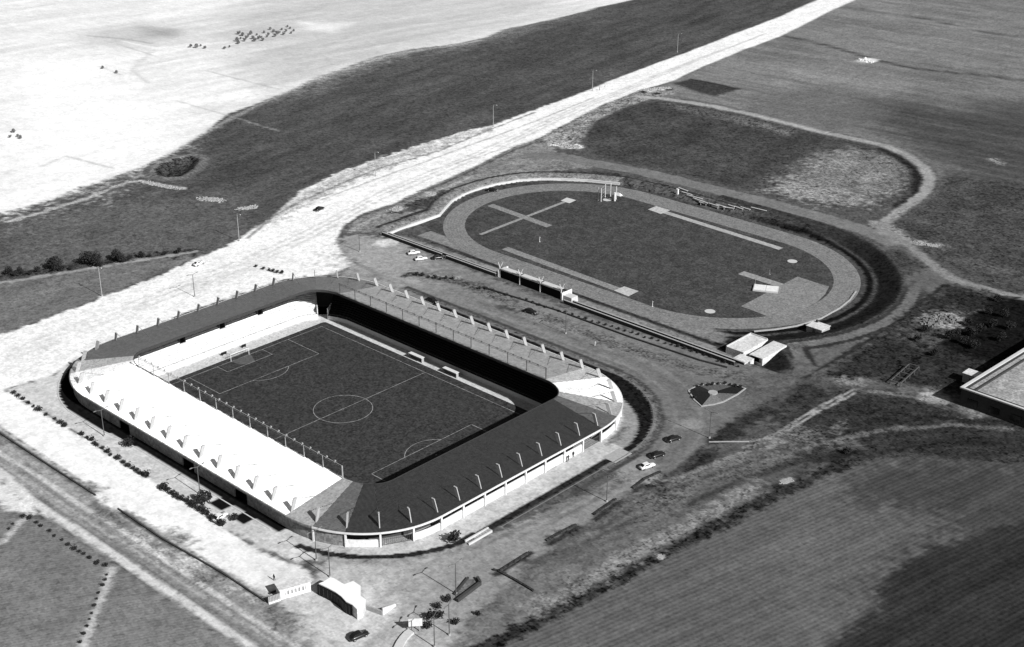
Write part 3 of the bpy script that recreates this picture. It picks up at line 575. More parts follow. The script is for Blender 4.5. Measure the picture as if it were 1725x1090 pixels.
stroke([(800, 1100), (860, 1068), (960, 1017), (1040, 974), (1100, 940), (1203, 886), (1260, 856), (1319, 826), (1397, 790), (1450, 770)], 4.6, lambda x, y: 46+12*fbm(x/2, y/2, 3, 79), soft=1.6, warp=1.6, mott=.45, name='verge')
stroke([(900, 1028), (1000, 975), (1100, 915), (1200, 862), (1270, 822)], 5, 142, soft=3, warp=2.5, mott=.3, alpha=.75)
for p in ((1320, 812), (1332, 809), (1112, 938)): blob(p[0], p[1], 1.0, 170, soft=.8, warp=1, mott=.3)
# rim of the moat and paving round the stadium
mo = (DS > 9.6) & (DS < 12.6) & ~near_left; mo &= ~((Y < 20))
T[mo] = 96+14*fbm(X[mo]/1.5, Y[mo]/1.5, 3, 66); MT[mo] = .3; ID[mo] = rid('moat_rim')
mo = (np.abs(DS-9.9) < .6) & ~near_left & (Y > 20); T[mo] = 128; MT[mo] = .12
mo = (np.abs(DS-12.6) < .5) & ~near_left & (Y > 5); T[mo] = 74; MT[mo] = .12
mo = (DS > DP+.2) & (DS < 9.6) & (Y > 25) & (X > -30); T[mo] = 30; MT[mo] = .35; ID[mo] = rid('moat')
mo = (DS > DP-.2) & (DS < MO-.1) & (Y <= 25) & (X > 44) & (dep > .5); T[mo] = 42+8*fbm(X[mo], Y[mo], 2, 81); MT[mo] = .3; ID[mo] = rid('moat')  # ditch floor painted darker for the shadow of its outer bank
mo = near_left & (DS < MO-.2) & (X < 47); T[mo] = 12; ID[mo] = rid('moat')  # moat floor painted near black to look shaded where sun reaches it
for q in PITS: mo = (np.abs(X-q[0]) < 2.6) & (np.abs(Y-q[1]+.3) < 2.0); T[mo] = 22
pv = (DS > -3) & (DS < DP) & (X > 0) & ~near_left & (Y > -64)
T[pv] = 192+14*fbm(X[pv]/3, Y[pv]/8, 3, 67); MT[pv] = .1; ID[pv] = rid('pavement')
pv &= (Y > 34) & (DS > .5); T[pv] = 150
area([(75.5, 44), (77.3, 45), (80.4, 36), (80, 30), (78.5, 32)], 105, soft=.6, warp=.4, world=True, mott=.3, alpha=.8)
T *= 1+.06*fbm(X/2.2, Y/2.2, 3, 80)
T = np.clip(T, 10, 258)
TONE = np.clip(lin(T)/KT, .006, .72)
# ------------------------------------------------------------------ terrain meshes, one per kind of ground
def build_terrain():
    nv = X.size; idx = np.arange(nv).reshape(X.shape)
    q = np.stack([idx[:-1, :-1], idx[:-1, 1:], idx[1:, 1:], idx[1:, :-1]], -1).reshape(-1, 4)
    cd = (DS[:-1, :-1]+DS[1:, 1:])[:, :].reshape(-1)/2
    fid = ID[:-1, :-1].reshape(-1)
    keep = cd > -1.2
    # clean hole: the near and left moat reach under the stand
    co = np.stack([X, Y, Z], -1).reshape(-1, 3); tone = TONE.reshape(-1); mot = MT.reshape(-1)
    for k, nm in enumerate(REG):
        sel = keep & (fid == k)
        if not sel.any(): continue
        f = q[sel]; u, inv = np.unique(f, return_inverse=True); inv = inv.reshape(-1)
        me = bpy.data.meshes.new(nm)
        me.vertices.add(len(u)); me.vertices.foreach_set('co', co[u].astype(np.float32).reshape(-1))
        nf = len(f); me.loops.add(nf*4); me.loops.foreach_set('vertex_index', inv.astype(np.int32))
        me.polygons.add(nf); me.polygons.foreach_set('loop_start', np.arange(0, nf*4, 4, dtype=np.int32))
        me.polygons.foreach_set('loop_total', np.full(nf, 4, np.int32))
        me.polygons.foreach_set('use_smooth', np.ones(nf, bool))
        me.update(calc_edges=True)
        for an, dat in (('soil_tone', tone), ('soil_mottle', mot)):
            a = me.attributes.new(an, 'FLOAT', 'POINT'); a.data.foreach_set('value', dat[u].astype(np.float32))
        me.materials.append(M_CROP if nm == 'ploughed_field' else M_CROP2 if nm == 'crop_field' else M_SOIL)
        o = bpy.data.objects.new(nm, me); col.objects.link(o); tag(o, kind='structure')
build_terrain()
def gz(x, y):
    i = int(np.clip(np.searchsorted(GX, x), 1, NXg-1)); j = int(np.clip(np.searchsorted(GY, y), 1, NYg-1))
    fx = (x-GX[i-1])/(GX[i]-GX[i-1]); fy = (y-GY[j-1])/(GY[j]-GY[j-1])
    return float((Z[j-1, i-1]*(1-fx)+Z[j-1, i]*fx)*(1-fy)+(Z[j, i-1]*(1-fx)+Z[j, i]*fx)*fy)
def onground(px, py, z=5.0):
    x, y, _ = at(px, py, z)
    for _i in range(3):
        zz = gz(x, y); x, y, _ = at(px, py, zz)
    return (x, y, zz)

# ------------------------------------------------------------------ the stadium
def frames():
    """60 radial frames: eave point, inner edge point, outward direction; counter-clockwise from the right side"""
    out = []
    ex, ey = 77.0, 59.5; hx, hy = 48.0, 32.0
    def corner(cx, cy, a0):
        for k in range(1, 5):
            a = R(a0+18*k); out.append(((cx+(ex-hx)*math.cos(a), cy+(ey-hy)*math.sin(a)), (cx+10.5*math.cos(a), cy+8.0*math.sin(a)), a))
    for k in range(9): y = -32+8*k; out.append(((ex, y), (58.5, y), 0.0))
    corner(hx, hy, 0)
    for k in range(13): x = 48-8*k; out.append(((x, ey), (x, 40.0), R(90)))
    corner(-hx, hy, 90)
    for k in range(9): y = 32-8*k; out.append(((-ex, y), (-58.5, y), R(180)))
    corner(-hx, -hy, 180)
    for k in range(13): x = -48+8*k; out.append(((x, -ey), (x, -40.0), R(270)))
    corner(hx, -hy, 270)
    return out
FR = frames(); NF = len(FR)
ZE, ZI = 9.55, 12.3
stad = empty('stadium', (0, 0, 0))
tag(stad, 'roofed football stadium with white upright masts around its ring of ribbed metal roof', 'stadium')
def pt(k, t, z=0.0):
    """t = 0 at the eave, 1 at the roof's inner edge"""
    o, i, a = FR[k % NF]; return (o[0]+(i[0]-o[0])*t, o[1]+(i[1]-o[1])*t, z)
def ptf(k, f, t, z=0.0):
    """like pt, at the fraction f between frame k and the next, following the curve of the corners"""
    a0 = FR[k % NF][2]; a1 = FR[(k+1) % NF][2]; A, B = pt(k, t, z), pt(k+1, t, z)
    x, y = A[0]+(B[0]-A[0])*f, A[1]+(B[1]-A[1])*f
    if abs(a0-a1) > 1e-6:
        cx, cy = math.copysign(48.0, A[0]), math.copysign(32.0, A[1])
        ra = np.hypot((A[0]-cx), (A[1]-cy)); rb = np.hypot((B[0]-cx), (B[1]-cy)); r = np.hypot(x-cx, y-cy); k_ = (ra+(rb-ra)*f)/max(r, 1e-6)
        x, y = cx+(x-cx)*k_, cy+(y-cy)*k_
    return (x, y, z)
def curve(k, t): return [pt(k, t)[:2], ptf(k, .25, t)[:2], ptf(k, .5, t)[:2], ptf(k, .75, t)[:2], pt(k+1, t)[:2]] if abs(FR[k % NF][2]-FR[(k+1) % NF][2]) > 1e-6 else [pt(k, t)[:2], pt(k+1, t)[:2]]
def zr(t): return ZE+(ZI-ZE)*t
def add_part(mb, name, m, parent=stad, smooth=False): return mb.build(name, m, parent, smooth)
# roof: straight sides are one sheet each, every corner bay a flat sheet of its own
def roof_panel(k0, k1):
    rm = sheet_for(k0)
    a, b = pt(k0, 0), pt(k1, 0); c, d = pt(k1, 1), pt(k0, 1); th = .38
    if k1 == k0+1 and len(curve(k0, 0)) > 2: E_, I_ = curve(k0, -.004), curve(k0, 1.0)
    else: E_, I_ = [a[:2], b[:2]], [d[:2], c[:2]]
    n = len(E_)
    vs = [(q[0], q[1], ZE) for q in E_]+[(q[0], q[1], ZI) for q in I_]
    vs += [(q[0], q[1], q[2]-th) for q in vs]; m2 = 2*n; fs = []
    for i in range(n-1): fs += [(i, i+1, n+i+1, n+i), (m2+n+i, m2+n+i+1, m2+i+1, m2+i), (i+1, i, m2+i, m2+i+1), (n+i, n+i+1, m2+n+i+1, m2+n+i)]
    fs += [(0, n, m2+n, m2), (2*n-1, n-1, m2+n-1, m2+2*n-1)]
    me = bpy.data.meshes.new('roof_panel')
    me.from_pydata(vs, [], fs)
    uvl = me.uv_layers.new(name='ribs')
    mid_o = np.array([(a[0]+b[0])/2, (a[1]+b[1])/2]); mid_i = np.array([(c[0]+d[0])/2, (c[1]+d[1])/2])
    rd = mid_i-mid_o; rd /= np.linalg.norm(rd); td = np.array([-rd[1], rd[0]])
    for lp in me.loops:
        v = me.vertices[lp.vertex_index].co; w = np.array([v.x, v.y])-mid_o
        uvl.data[lp.index].uv = (float(w@rd), float(w@td))
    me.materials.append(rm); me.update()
    o = bpy.data.objects.new('roof_panel', me); col.objects.link(o); o.parent = stad
    KIDS.setdefault(stad, []).append(o); return o
sides = [(0, 8), (13, 25), (30, 38), (43, 55)]
used = set()
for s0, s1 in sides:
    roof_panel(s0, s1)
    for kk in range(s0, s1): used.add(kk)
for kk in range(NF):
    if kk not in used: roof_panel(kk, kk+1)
# eave and inner edge fascias
for part_, ks_ in ((M_PANEL, [k for k in range(NF) if 37 <= k < 56]), (M_CONC, [k for k in range(NF) if not 37 <= k < 56])):
    mb = MB()
    for k in ks_: mb.ribbon(curve(k, -.012), .25, ZE-.5, ZE-.02)
    add_part(mb, 'eave_fascia', part_)
mb = MB()
for k in range(NF):
    mb.ribbon(curve(k, 1.008), .2, ZI-.75, ZI+.05)
add_part(mb, 'roof_edge_beam', mat('roof_beam', 70, mott=.1))
# outer walls, bay by bay: open gallery strip on the right half, cladding down to the moat on the near and left sides
near_bays = set(list(range(36, 56))+[56])
for k in range(NF):
    a, b = pt(k, .03), pt(k+1, .03); an = (FR[k][2]+FR[(k+1) % NF][2])/2
    mb = MB()
    if k in near_bays:
        door = k in (45, 49, 52)
        L = np.array(b[:2])-np.array(a[:2])
        if door:
            p, q = np.array(a[:2])+L*.16, np.array(a[:2])+L*.84
            mb.ribbon([a, tuple(p)], .3, 5.2, ZE-.55); mb.ribbon([tuple(q), b], .3, 5.2, ZE-.55)
            mb.ribbon([tuple(p), tuple(q)], .3, ZE-1.5, ZE-.55)
        elif k == 56: mb.ribbon(curve(k, .03), .3, 4.6, ZE-.55)
        else: mb.ribbon(curve(k, .03), .3, 5.2, ZE-.55)
        add_part(mb, 'wall_panel', M_PANEL)
    else:
        gate = k in (7, 0+58, )
        if not gate:
            mb.ribbon(curve(k, .03), .3, 4.6, 7.0 if k >= 57 or 8 <= k < 13 else 7.35)
            add_part(mb, 'wall_panel', M_WHITE)
        else:
            g = MB()
            P, Q = np.array(a[:2]), np.array(b[:2])
            for i in range(17):
                c = P+(Q-P)*i/16; g.box((c[0], c[1], 5.0), (.07, .07, 2.0))
            for z in (5.15, 6.95): g.ribbon([tuple(P), tuple(Q)], .08, z, z+.08)
            add_part(g, 'gate', M_STEEL)
mb = MB()
for k in range(NF):
    a, b = pt(k, .24), pt(k+1, .24); mb.ribbon([a, b], .4, -.2, 8.3)
add_part(mb, 'rear_wall', M_BRICK)
# gallery floor behind the wall, moat floor under the stand
mb = MB()
for k in range(NF):
    a, b, c, d = pt(k, -.01), pt(k+1, -.01), pt(k+1, .24), pt(k, .24)
    zf = 1.0 if k in near_bays and k != 56 else 4.7
    mb.add([(p[0], p[1], zf) for p in (a, b, c, d)], [(0, 1, 2, 3)])
add_part(mb, 'gallery_floor', M_WALLG)
# concrete posts of the outer wall
for k in list(range(0, 13))+[57, 58, 59, 56]:
    p = pt(k, .012); mb = MB(); mb.box((p[0], p[1], 4.5), (.55, .45, ZE-5.0), FR[k][2]); add_part(mb, 'wall_post', M_WHITE)
# terraces: stepped rows; vomitories left open
ROWS = 15
R0 = (61.0, 43.6, 11.5, 9.5)         # foot of the terrace: half sizes and corner radii
def foot(k):
    o, i, a = FR[k % NF]
    # foot line: a bit behind the roof's inner edge line, smaller corner than the eave
    t = .86 if abs(math.cos(a)) > .999 or abs(math.sin(a)) > .999 else .88
    return np.array([o[0]+(i[0]-o[0])*t, o[1]+(i[1]-o[1])*t])
def back(k):
    return np.array(pt(k, .25)[:2])
def terrace(k, s0, s1, r0, r1, mb):
    A0, A1, B0, B1 = foot(k), foot(k+1), back(k), back(k+1)
    fa, fb = A0+(A1-A0)*s0, A0+(A1-A0)*s1; ba, bb = B0+(B1-B0)*s0, B0+(B1-B0)*s1
    for r in range(r0, r1):
        u0, u1 = r/ROWS, (r+1)/ROWS; z0 = 1.45+r*.44; z1 = z0+.44
        p0, p1 = fa+(ba-fa)*u0, fb+(bb-fb)*u0; q0, q1 = fa+(ba-fa)*u1, fb+(bb-fb)*u1
        mb.add([(p0[0], p0[1], z0), (p1[0], p1[1], z0), (p1[0], p1[1], z1), (p0[0], p0[1], z1), (q0[0], q0[1], z1), (q1[0], q1[1], z1)], [(1, 0, 3, 2), (2, 3, 4, 5)])
    return fa, fb, ba, bb
groups = {'right': range(0, 8), 'c1': range(8, 13), 'far': range(13, 25), 'c2': range(25, 30), 'left': range(30, 38), 'c3': range(38, 43), 'near': range(43, 55), 'c4': range(55, 60)}
GAP = 27
vom = {31: .5, 35: .5, 33: .5, 20: .5, 16: .5, 49: .5, 45: .5, 3: .5}
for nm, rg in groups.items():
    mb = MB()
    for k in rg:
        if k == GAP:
            add_part(mb, 'terrace', M_STEP_SHADE); mb = MB(); continue
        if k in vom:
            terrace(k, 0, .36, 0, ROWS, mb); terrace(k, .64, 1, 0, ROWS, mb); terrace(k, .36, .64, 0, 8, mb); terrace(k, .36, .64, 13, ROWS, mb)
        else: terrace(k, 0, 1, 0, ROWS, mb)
    add_part(mb, 'terrace', M_STEP_SHADE if nm in ('far', 'right', 'c1', 'near', 'c4') else M_STEP)
    for k in rg:
        if k in vom:
            v = MB(); A0, A1, B0, B1 = foot(k), foot(k+1), back(k), back(k+1)
            for s in (.36, .64):
                fa = A0+(A1-A0)*s; ba = B0+(B1-B0)*s
                pA = fa+(ba-fa)*8/ROWS; pB = fa+(ba-fa)*13.2/ROWS
                v.ribbon([tuple(pA), tuple(pB)], .22, 3.0, 1.45+13*.44+.5)
            f0, f1 = A0+(A1-A0)*.36, A0+(A1-A0)*.64; b0, b1 = B0+(B1-B0)*.36, B0+(B1-B0)*.64
            v.ribbon([tuple(f0+(b0-f0)*13/ROWS), tuple(f1+(b1-f1)*13/ROWS)], .3, 5.6, 8.2)
            v.add([(p[0], p[1], 3.1) for p in (f0+(b0-f0)*8/ROWS, f1+(b1-f1)*8/ROWS, f1+(b1-f1)*13/ROWS, f0+(b0-f0)*13/ROWS)], [(0, 1, 2, 3)])
            add_part(v, 'vomitory', M_STEEL)
# players' gate between the left and far terraces
mb = MB()
for k in (GAP, GAP+1):
    f, b = foot(k), back(k); mb.ribbon([tuple(f), tuple(f+(b-f)*.97)], .35, -.1, 4.2)
add_part(mb, 'gate_tunnel', M_CONC)
# front wall of the terraces with a dark rail on it
mb = MB(); ra = MB()
for k in range(NF):
    if k == GAP: continue
    a, b = foot(k), foot(k+1)
    mb.ribbon([tuple(a), tuple(b)], .25, -.1, 1.5)
    ra.ribbon([tuple(a*1.0), tuple(b*1.0)], .05, 2.25, 2.32)
    ra.box((a[0], a[1], 1.5), (.06, .06, .8))
add_part(mb, 'front_wall', M_CONC); add_part(ra, 'handrail', M_STEEL)
# white masts on the eave, each with a stay down to the roof
for k in range(NF):
    o, i, a = FR[k]; p = pt(k, .085)
    px, py, pz = p[0], p[1], zr(.085)
    mb = MB(); inn = np.array([i[0]-o[0], i[1]-o[1]]); inn /= np.linalg.norm(inn); tn = np.array([-inn[1], inn[0]])
    prof = [(-.2, -.1), (.3, -.1), (1.2, .7), (2.1, 3.2), (1.0, 3.4), (.12, .9)]      # radial, height
    vs = []
    for s in (-.13, .13):
        for r_, h in prof: vs.append((px+inn[0]*r_+tn[0]*s, py+inn[1]*r_+tn[1]*s, pz+h))
    n = len(prof); mb.add(vs, [tuple(range(n)), tuple(range(2*n-1, n-1, -1))]+[(q, n+q, n+(q+1) % n, (q+1) % n) for q in range(n)])
    c = (px+inn[0]*1.55, py+inn[1]*1.55, pz+3.3); mb.box(c, (1.05, .4, .14), math.atan2(inn[1], inn[0]))
    mo_ = add_part(mb, 'mast', M_MAST)
    q = pt(k, .50); st = MB(); st.tube((px+inn[0]*1.7, py+inn[1]*1.7, pz+3.35), (q[0], q[1], zr(.50)), .055, n=5)
    add_part(st, 'stay_rod', M_STEEL, mo_)
# floodlight rails above both long roof edges
for sgn, ks in ((1, range(13, 26)), (-1, range(43, 56))):
    rail = MB(); y = sgn*40.3; h = 3.7
    xs = [FR[k][1][0] for k in ks]; x0, x1 = min(xs), max(xs)
    rail.tube((x0, y, ZI+h), (x1, y, ZI+h), .07, n=6); rail.tube((x0, y, ZI+h-.5), (x1, y, ZI+h-.5), .05, n=6)
    for x in np.arange(x0, x1+.1, 8.0): rail.tube((x, y, ZI-.2), (x, y, ZI+h), .13 if x < x1-1 else .2, n=6)
    ro = add_part(rail, 'floodlight_rail', M_STEEL if sgn > 0 else M_WALLG)
    for x in np.arange(x0+.3, x1-.2, 3.43):
        l = MB(); l.box((x, y-sgn*.25, ZI+h+.02), (.42, .4, .36), 0, taper=.8); l.box((x, y, ZI+h-.25), (.12, .3, .3)); add_part(l, 'floodlight', M_STEEL if sgn > 0 else M_WALLG, ro)
# ------------------------------------------------------------------ pitch
def ssheet(name, poly, z, m):
    o = MB().sheet(poly, z).build(name, m); tag(o, kind='structure'); return o
def rrect(hx, hy, rx, ry, n=6):
    out = []
    for cx, cy, a0 in ((hx-rx, hy-ry, 0), (-hx+rx, hy-ry, 90), (-hx+rx, -hy+ry, 180), (hx-rx, -hy+ry, 270)):
        for i in range(n+1):
            a = R(a0+90*i/n); out.append((cx+rx*math.cos(a), cy+ry*math.sin(a)))
    return out
ssheet('perimeter_path', rrect(63.5, 46, 13, 11), -.03, mat('perimeter_concrete', 205, mott=.15, scale=.5, gr=.3))
ssheet('pitch', rrect(55.0, 38.4, 1.2, 1.2, 3), .02, M_TURF)
ln = MB(); LZ = .05
def bar(x0, y0, x1, y1, w=.17):
    d = np.array([x1-x0, y1-y0], float); l = np.linalg.norm(d); d /= l; n_ = np.array([-d[1], d[0]])*w/2
    ln.add([(x0+n_[0], y0+n_[1], LZ), (x0-n_[0], y0-n_[1], LZ), (x1-n_[0], y1-n_[1], LZ), (x1+n_[0], y1+n_[1], LZ)], [(0, 1, 2, 3)])
def arc_line(cx, cy, r, a0, a1, n=64, w=.17):
    for i in range(n):
        t0, t1 = R(a0+(a1-a0)*i/n), R(a0+(a1-a0)*(i+1)/n)
        p = [(cx+rr*math.cos(t), cy+rr*math.sin(t), LZ) for rr, t in ((r+w/2, t0), (r-w/2, t0), (r-w/2, t1), (r+w/2, t1))]
        ln.add(p, [(0, 1, 2, 3)])
bar(-52.5, -35, 52.5, -35); bar(-52.5, 35, 52.5, 35); bar(-52.5, -34.9, -52.5, 34.9); bar(52.5, -34.9, 52.5, 34.9); bar(0, -34.9, 0, 34.9)
arc_line(0, 0, 9.15, 0, 360)
for s in (-1, 1):
    bar(s*52.4, -20.16, s*36, -20.16); bar(s*52.4, 20.16, s*36, 20.16); bar(s*36, -20.24, s*36, 20.24)
    bar(s*52.4, -9.16, s*47, -9.16); bar(s*52.4, 9.16, s*47, 9.16); bar(s*47, -9.24, s*47, 9.24)
    a = 53.05; arc_line(s*41.5, 0, 9.15, (180-a) if s > 0 else -a, (180+a) if s > 0 else a, 24)
    arc_line(s*41.5, 0, .12, 0, 360, 8, .3)
arc_line(0, 0, .15, 0, 360, 8, .3)
tag(ln.build('pitch_markings', M_LINE), kind='structure')
for p in ((541+2, 607-2), (559, 632)): pass
# worn goal mouth
ssheet('goal_mouth', [(-52.3, -3.6), (-48.5, -3.0), (-46.6, -.5), (-47.5, 2.2), (-52.3, 4.2)], .035, mat('worn_turf', 92, mott=.35, scale=1))
# goal at the left end
g = empty('football_goal', (-52.5, 0, .05)); tag(g, 'white football goal with netting at the sunlit left end of the pitch', 'goal')
mb = MB(); mb.tube((0, -3.66, 0), (0, -3.66, 2.5), .09); mb.tube((0, 3.66, 0), (0, 3.66, 2.5), .09); mb.tube((0, -3.66, 2.44), (0, 3.66, 2.44), .09); mb.build('goal_frame', M_WHITE, g)
mb = MB(); 
for y in (-3.66, 3.66): mb.tube((-2, y, 0), (-2, y, 2.3), .05); mb.tube((-2, y, 2.3), (0, y, 2.44), .04)
mb.build('net_support', M_STEEL, g)
mb = MB()
for i in range(25):
    y = -3.66+7.32*i/24; mb.tube((-2, y, 0), (-.9, y, 2.3), .012, n=3); 
for i in range(7): z = .35*i; mb.tube((-2+1.1*z/2.3, -3.66, z), (-2+1.1*z/2.3, 3.66, z), .012, n=3)
mb.build('net', M_WALLG, g)
# dugouts on the far touchline
for i, (x, lab) in enumerate(((at(*zm(400, 400, 3.406, [(1040, 697)])[0], 0)[0], 'low team dugout nearer the left goal at the far touchline'), (at(*zm(400, 400, 3.406, [(1232, 785)])[0], 0)[0], 'low team dugout nearer the right goal at the far touchline'))):
    d = empty('dugout', (x, 39.2, -.02)); tag(d, lab, 'dugout', 'dugouts')
    mb = MB(); mb.box((0, .8, 0), (6.0, .12, 1.7)); mb.box((-3, .3, 0), (.12, 1.0, 1.7)); mb.box((3, .3, 0), (.12, 1.0, 1.7)); mb.build('dugout_shell', M_WALLG, d)
    mb = MB(); mb.box((0, .3, 1.7), (6.4, 1.5, .14)); mb.build('dugout_roof', M_CONC, d)
    mb = MB(); mb.box((0, .5, .25), (5.6, .4, .12)); mb.box((-2.4, .5, 0), (.1, .35, .25)); mb.box((2.4, .5, 0), (.1, .35, .25)); mb.build('seat', M_STEEL, d)
# pitch side boards behind the left goal
for i, (y, w, lab) in enumerate(((-2.2, 2.2, 'dark advertising board left of the pair behind the goal'), (6.0, 1.8, 'dark advertising board right of the pair behind the goal'))):
    b = MB(); b.box((0, 0, .15), (.12, w, .9)); b.box((.15, -w/3, 0), (.5, .08, .2)); b.box((.15, w/3, 0), (.5, .08, .2))
    o = b.build('advertising_board', mat('dark_board', 32)); o.location = (-58.5, y, -.02); tag(o, lab, 'board', 'boards behind the goal')
# kerb of the near moat and parapet round the outer moat
mb = MB(); nw_ = lambda x: float(np.interp(x, [-90, -78, -67, -56, -49, -35, -25, -15], [7.6, 5.2, 4.2, 4.0, 4.2, 4.0, 2.9, 2.6]))
pts = []
for a_ in range(195, 270, 5):
    r_ = 28.5+4.5
    for _q in range(4): r_ = 28.5+nw_(-48.5+r_*math.cos(R(a_)))+.1
    pts.append((-48.5+r_*math.cos(R(a_)), -31+r_*math.sin(R(a_))))
pts += [(x_, -59.5-nw_(x_)-.1) for x_ in (-48, -42, -35, -30, -25, -20, -15, 0, 20, 44.5)]
mb.ribbon(pts, .35, 2.0, 5.12); tag(mb.build('moat_kerb', M_KERB), 'pale kerb wall edging the moat along the near pavement', 'kerb')
mb = MB(); pts = [(87.0, -20), (87.0, 31)]+arc(48.5, 31, 38.3, 3, 88, 20)+[(30, 69.4), (-40, 69.4)]
mb.ribbon(pts, .3, 2.6, 5.06); tag(mb.build('moat_kerb', mat('kerb_grey', 118, mott=.15)), 'grey kerb wall round the dark moat at the right corner', 'kerb')
# footbridge and twin stair parapets over the right-hand ditch
p = at(1042, 768); br = MB(); br.box((85.4, p[1], 4.8), (4.6, 7.5, .25)); 
bo = br.build('footbridge', M_WALLG); tag(bo, 'flat concrete slab footbridge across the dark ditch by the right corner', 'bridge')
st = empty('ditch_stairs', at(803, 902)); tag(st, 'twin pale stair parapets beside the ditch below the near corner', 'stairs')
for s in (0, 1):
    mb = MB(); mb.box((1.7*s, -.4*s, 0), (.4, 8.5, .55)); mb.build('parapet', M_KERB, st)
mb = MB()
for i in range(9): mb.box((.85, -3.8+.95*i, -.2), (1.3, .9, .08+.05*i))
mb.build('steps', M_WALLG, st)
# ------------------------------------------------------------------ athletics ground
TZ = 3.0
def oval(hl, r, n=48, cx=TCX, cy=TCY):
    out = []
    for i in range(n+1):
        a = R(-90+180*i/n); out.append((cx+hl+r*math.cos(a), cy+r*math.sin(a)))
    for i in range(n+1):
        a = R(90+180*i/n); out.append((cx-hl+r*math.cos(a), cy+r*math.sin(a)))
    return out
ssheet('running_track', oval(36.2, 53.2), TZ+.05, M_TRACK)
ssheet('infield', oval(37.2, 42.9, cy=TCY-.75), TZ+.10, M_TURF2)
def strip(name, a, b, w, z, m, zt=TZ):
    p = np.array(at(*a, zt)[:2]); q = np.array(at(*b, zt)[:2]); d = (q-p)/np.linalg.norm(q-p); n_ = np.array([-d[1], d[0]])*w/2
    return ssheet(name, [tuple(p+n_), tuple(p-n_), tuple(q-n_), tuple(q+n_)], z, m)
ll = MB()
for i in range(1, 8):
    f = i/8; hl_ = 37.2+(36.2-37.2)*f; o_ = oval(hl_, 42.6+(53.2-42.6)*f, cy=TCY-.3*(1-f))
    A_, B_ = offset_line(o_+[o_[0]], .1); n = len(A_)
    ll.add([(q[0], q[1], TZ+.075) for q in A_]+[(q[0], q[1], TZ+.075) for q in B_], [(k, k+1, n+k+1, n+k) for k in range(n-1)])
tag(ll.build('lane_lines', mat('lane_paint', 152, mott=.3, gr=.4)), kind='structure')
zA = lambda x, y: (560+x/3.406, 260+y/3.406)
zB = lambda x, y: (1000+x/2.868, 260+y/2.868)
def pxsheet(name, pts, z, m): return ssheet(name, [at(*p, TZ)[:2] for p in pts], z, m)
strip('runway', zA(848, 462), zA(1330, 275), 1.7, TZ+.14, M_RUN)
strip('runway', zA(905, 292), zA(1245, 415), 3.6, TZ+.16, mat('runway_dull', 138, mott=.14, gr=.45))
pxsheet('landing_area', [zA(1310, 268), zA(1345, 250), zA(1398, 265), zA(1360, 283)], TZ+.18, M_KERB)
strip('runway', zA(990, 540), zB(118, 655), 3.6, TZ+.14, mat('runway_dull', 138))
pxsheet('landing_area', [zB(98, 660), zB(148, 640), zB(218, 663), zB(168, 688)], TZ+.18, mat('landing_sand', 190, mott=.1, gr=.3))
strip('runway', zB(310, 270), zB(905, 458), 3.0, TZ+.14, mat('runway_pale', 172, mott=.1, gr=.35))
pxsheet('landing_area', [zB(262, 268), zB(302, 252), zB(370, 272), zB(325, 290)], TZ+.18, mat('landing_sand', 195))
strip('runway', zB(712, 573), zB(905, 635), 4.0, TZ+.14, M_RUN)
pxsheet('jump_apron', [zB(712, 735), zB(985, 592), zB(1075, 622), zB(1138, 640), zB(1120, 675), zB(1080, 715), zB(1000, 755), zB(925, 778), zB(850, 787)], TZ+.13, mat('apron_surface', 134, mott=.14, scale=.25, gr=.45))
lm = empty('landing_mat', at(*zB(832, 653), TZ+.15)); tag(lm, 'pale padded landing mat beside the jump run-up on the grass', 'mat')
mb = MB(); mb.box((0, 0, 0), (9, 5.5, .6), R(28)); mb.build('mat_cover', M_KERB, lm)
mb = MB()
for sx in (-1, 1): mb.box((sx*2.2*math.cos(R(28)), sx*2.2*math.sin(R(28)), .601), (4.1, 5.2, .05), R(28))
mb.build('mat_pad', M_WHITE, lm)
def disc(name, p, r, z, m): c = at(*p, TZ); return ssheet(name, [(c[0]+r*math.cos(R(15*i)), c[1]+r*math.sin(R(15*i))) for i in range(24)], z, m)
M_CIRC = mat('throwing_concrete', 200, mott=.06)
disc('throwing_circle', zB(960, 518), 1.9, TZ+.15, M_CIRC); disc('throwing_circle', zB(562, 760), 1.9, TZ+.15, M_CIRC)
cp = at(1025, 337, TZ); disc('throwing_circle', (1023, 337), 1.9, TZ+.15, M_CIRC)
cg = empty('throwing_cage', cp); tag(cg, 'tall open cage of pale posts round the throwing circle at the far track bend', 'cage')
cpts = [(px, py) for px, py in ((1008, 338), (1012.5, 339.5), (1019.5, 332.5), (1028.5, 331), (1035.5, 339), (1038, 336))]
W = [at(a, b, TZ) for a, b in cpts]
for i, p in enumerate(W):
    mb = MB(); h = 6.0 if i != 4 else 4.0; x, y = p[0]-cp[0], p[1]-cp[1]
    mb.tube((x, y, 0), (x, y, h), .13 if i != 4 else .4, n=6); mb.tube((x, y, 0), (x, y, .3), .25, n=6); mb.build('post', M_WHITE, cg)
mb = MB()
for i in range(len(W)-1):
    a, b = np.array(W[i])-cp, np.array(W[i+1])-cp
    for h in (1.6, 3.0, 4.4, 5.8)[:(4 if i < 2 else 2)]: mb.tube((a[0], a[1], h), (b[0], b[1], h), .04, n=4)
    for s in np.linspace(.1, .9, 7): c = a+(b-a)*s; mb.tube((c[0], c[1], .1), (c[0], c[1], 5.6 if i < 2 else 3), .015, n=3)
mb.build('net', M_WALLG, cg)
hut = empty('white_tarpaulin', at(1042, 329, TZ)); tag(hut, 'small white peaked cover lying just right of the throwing cage', 'cover')
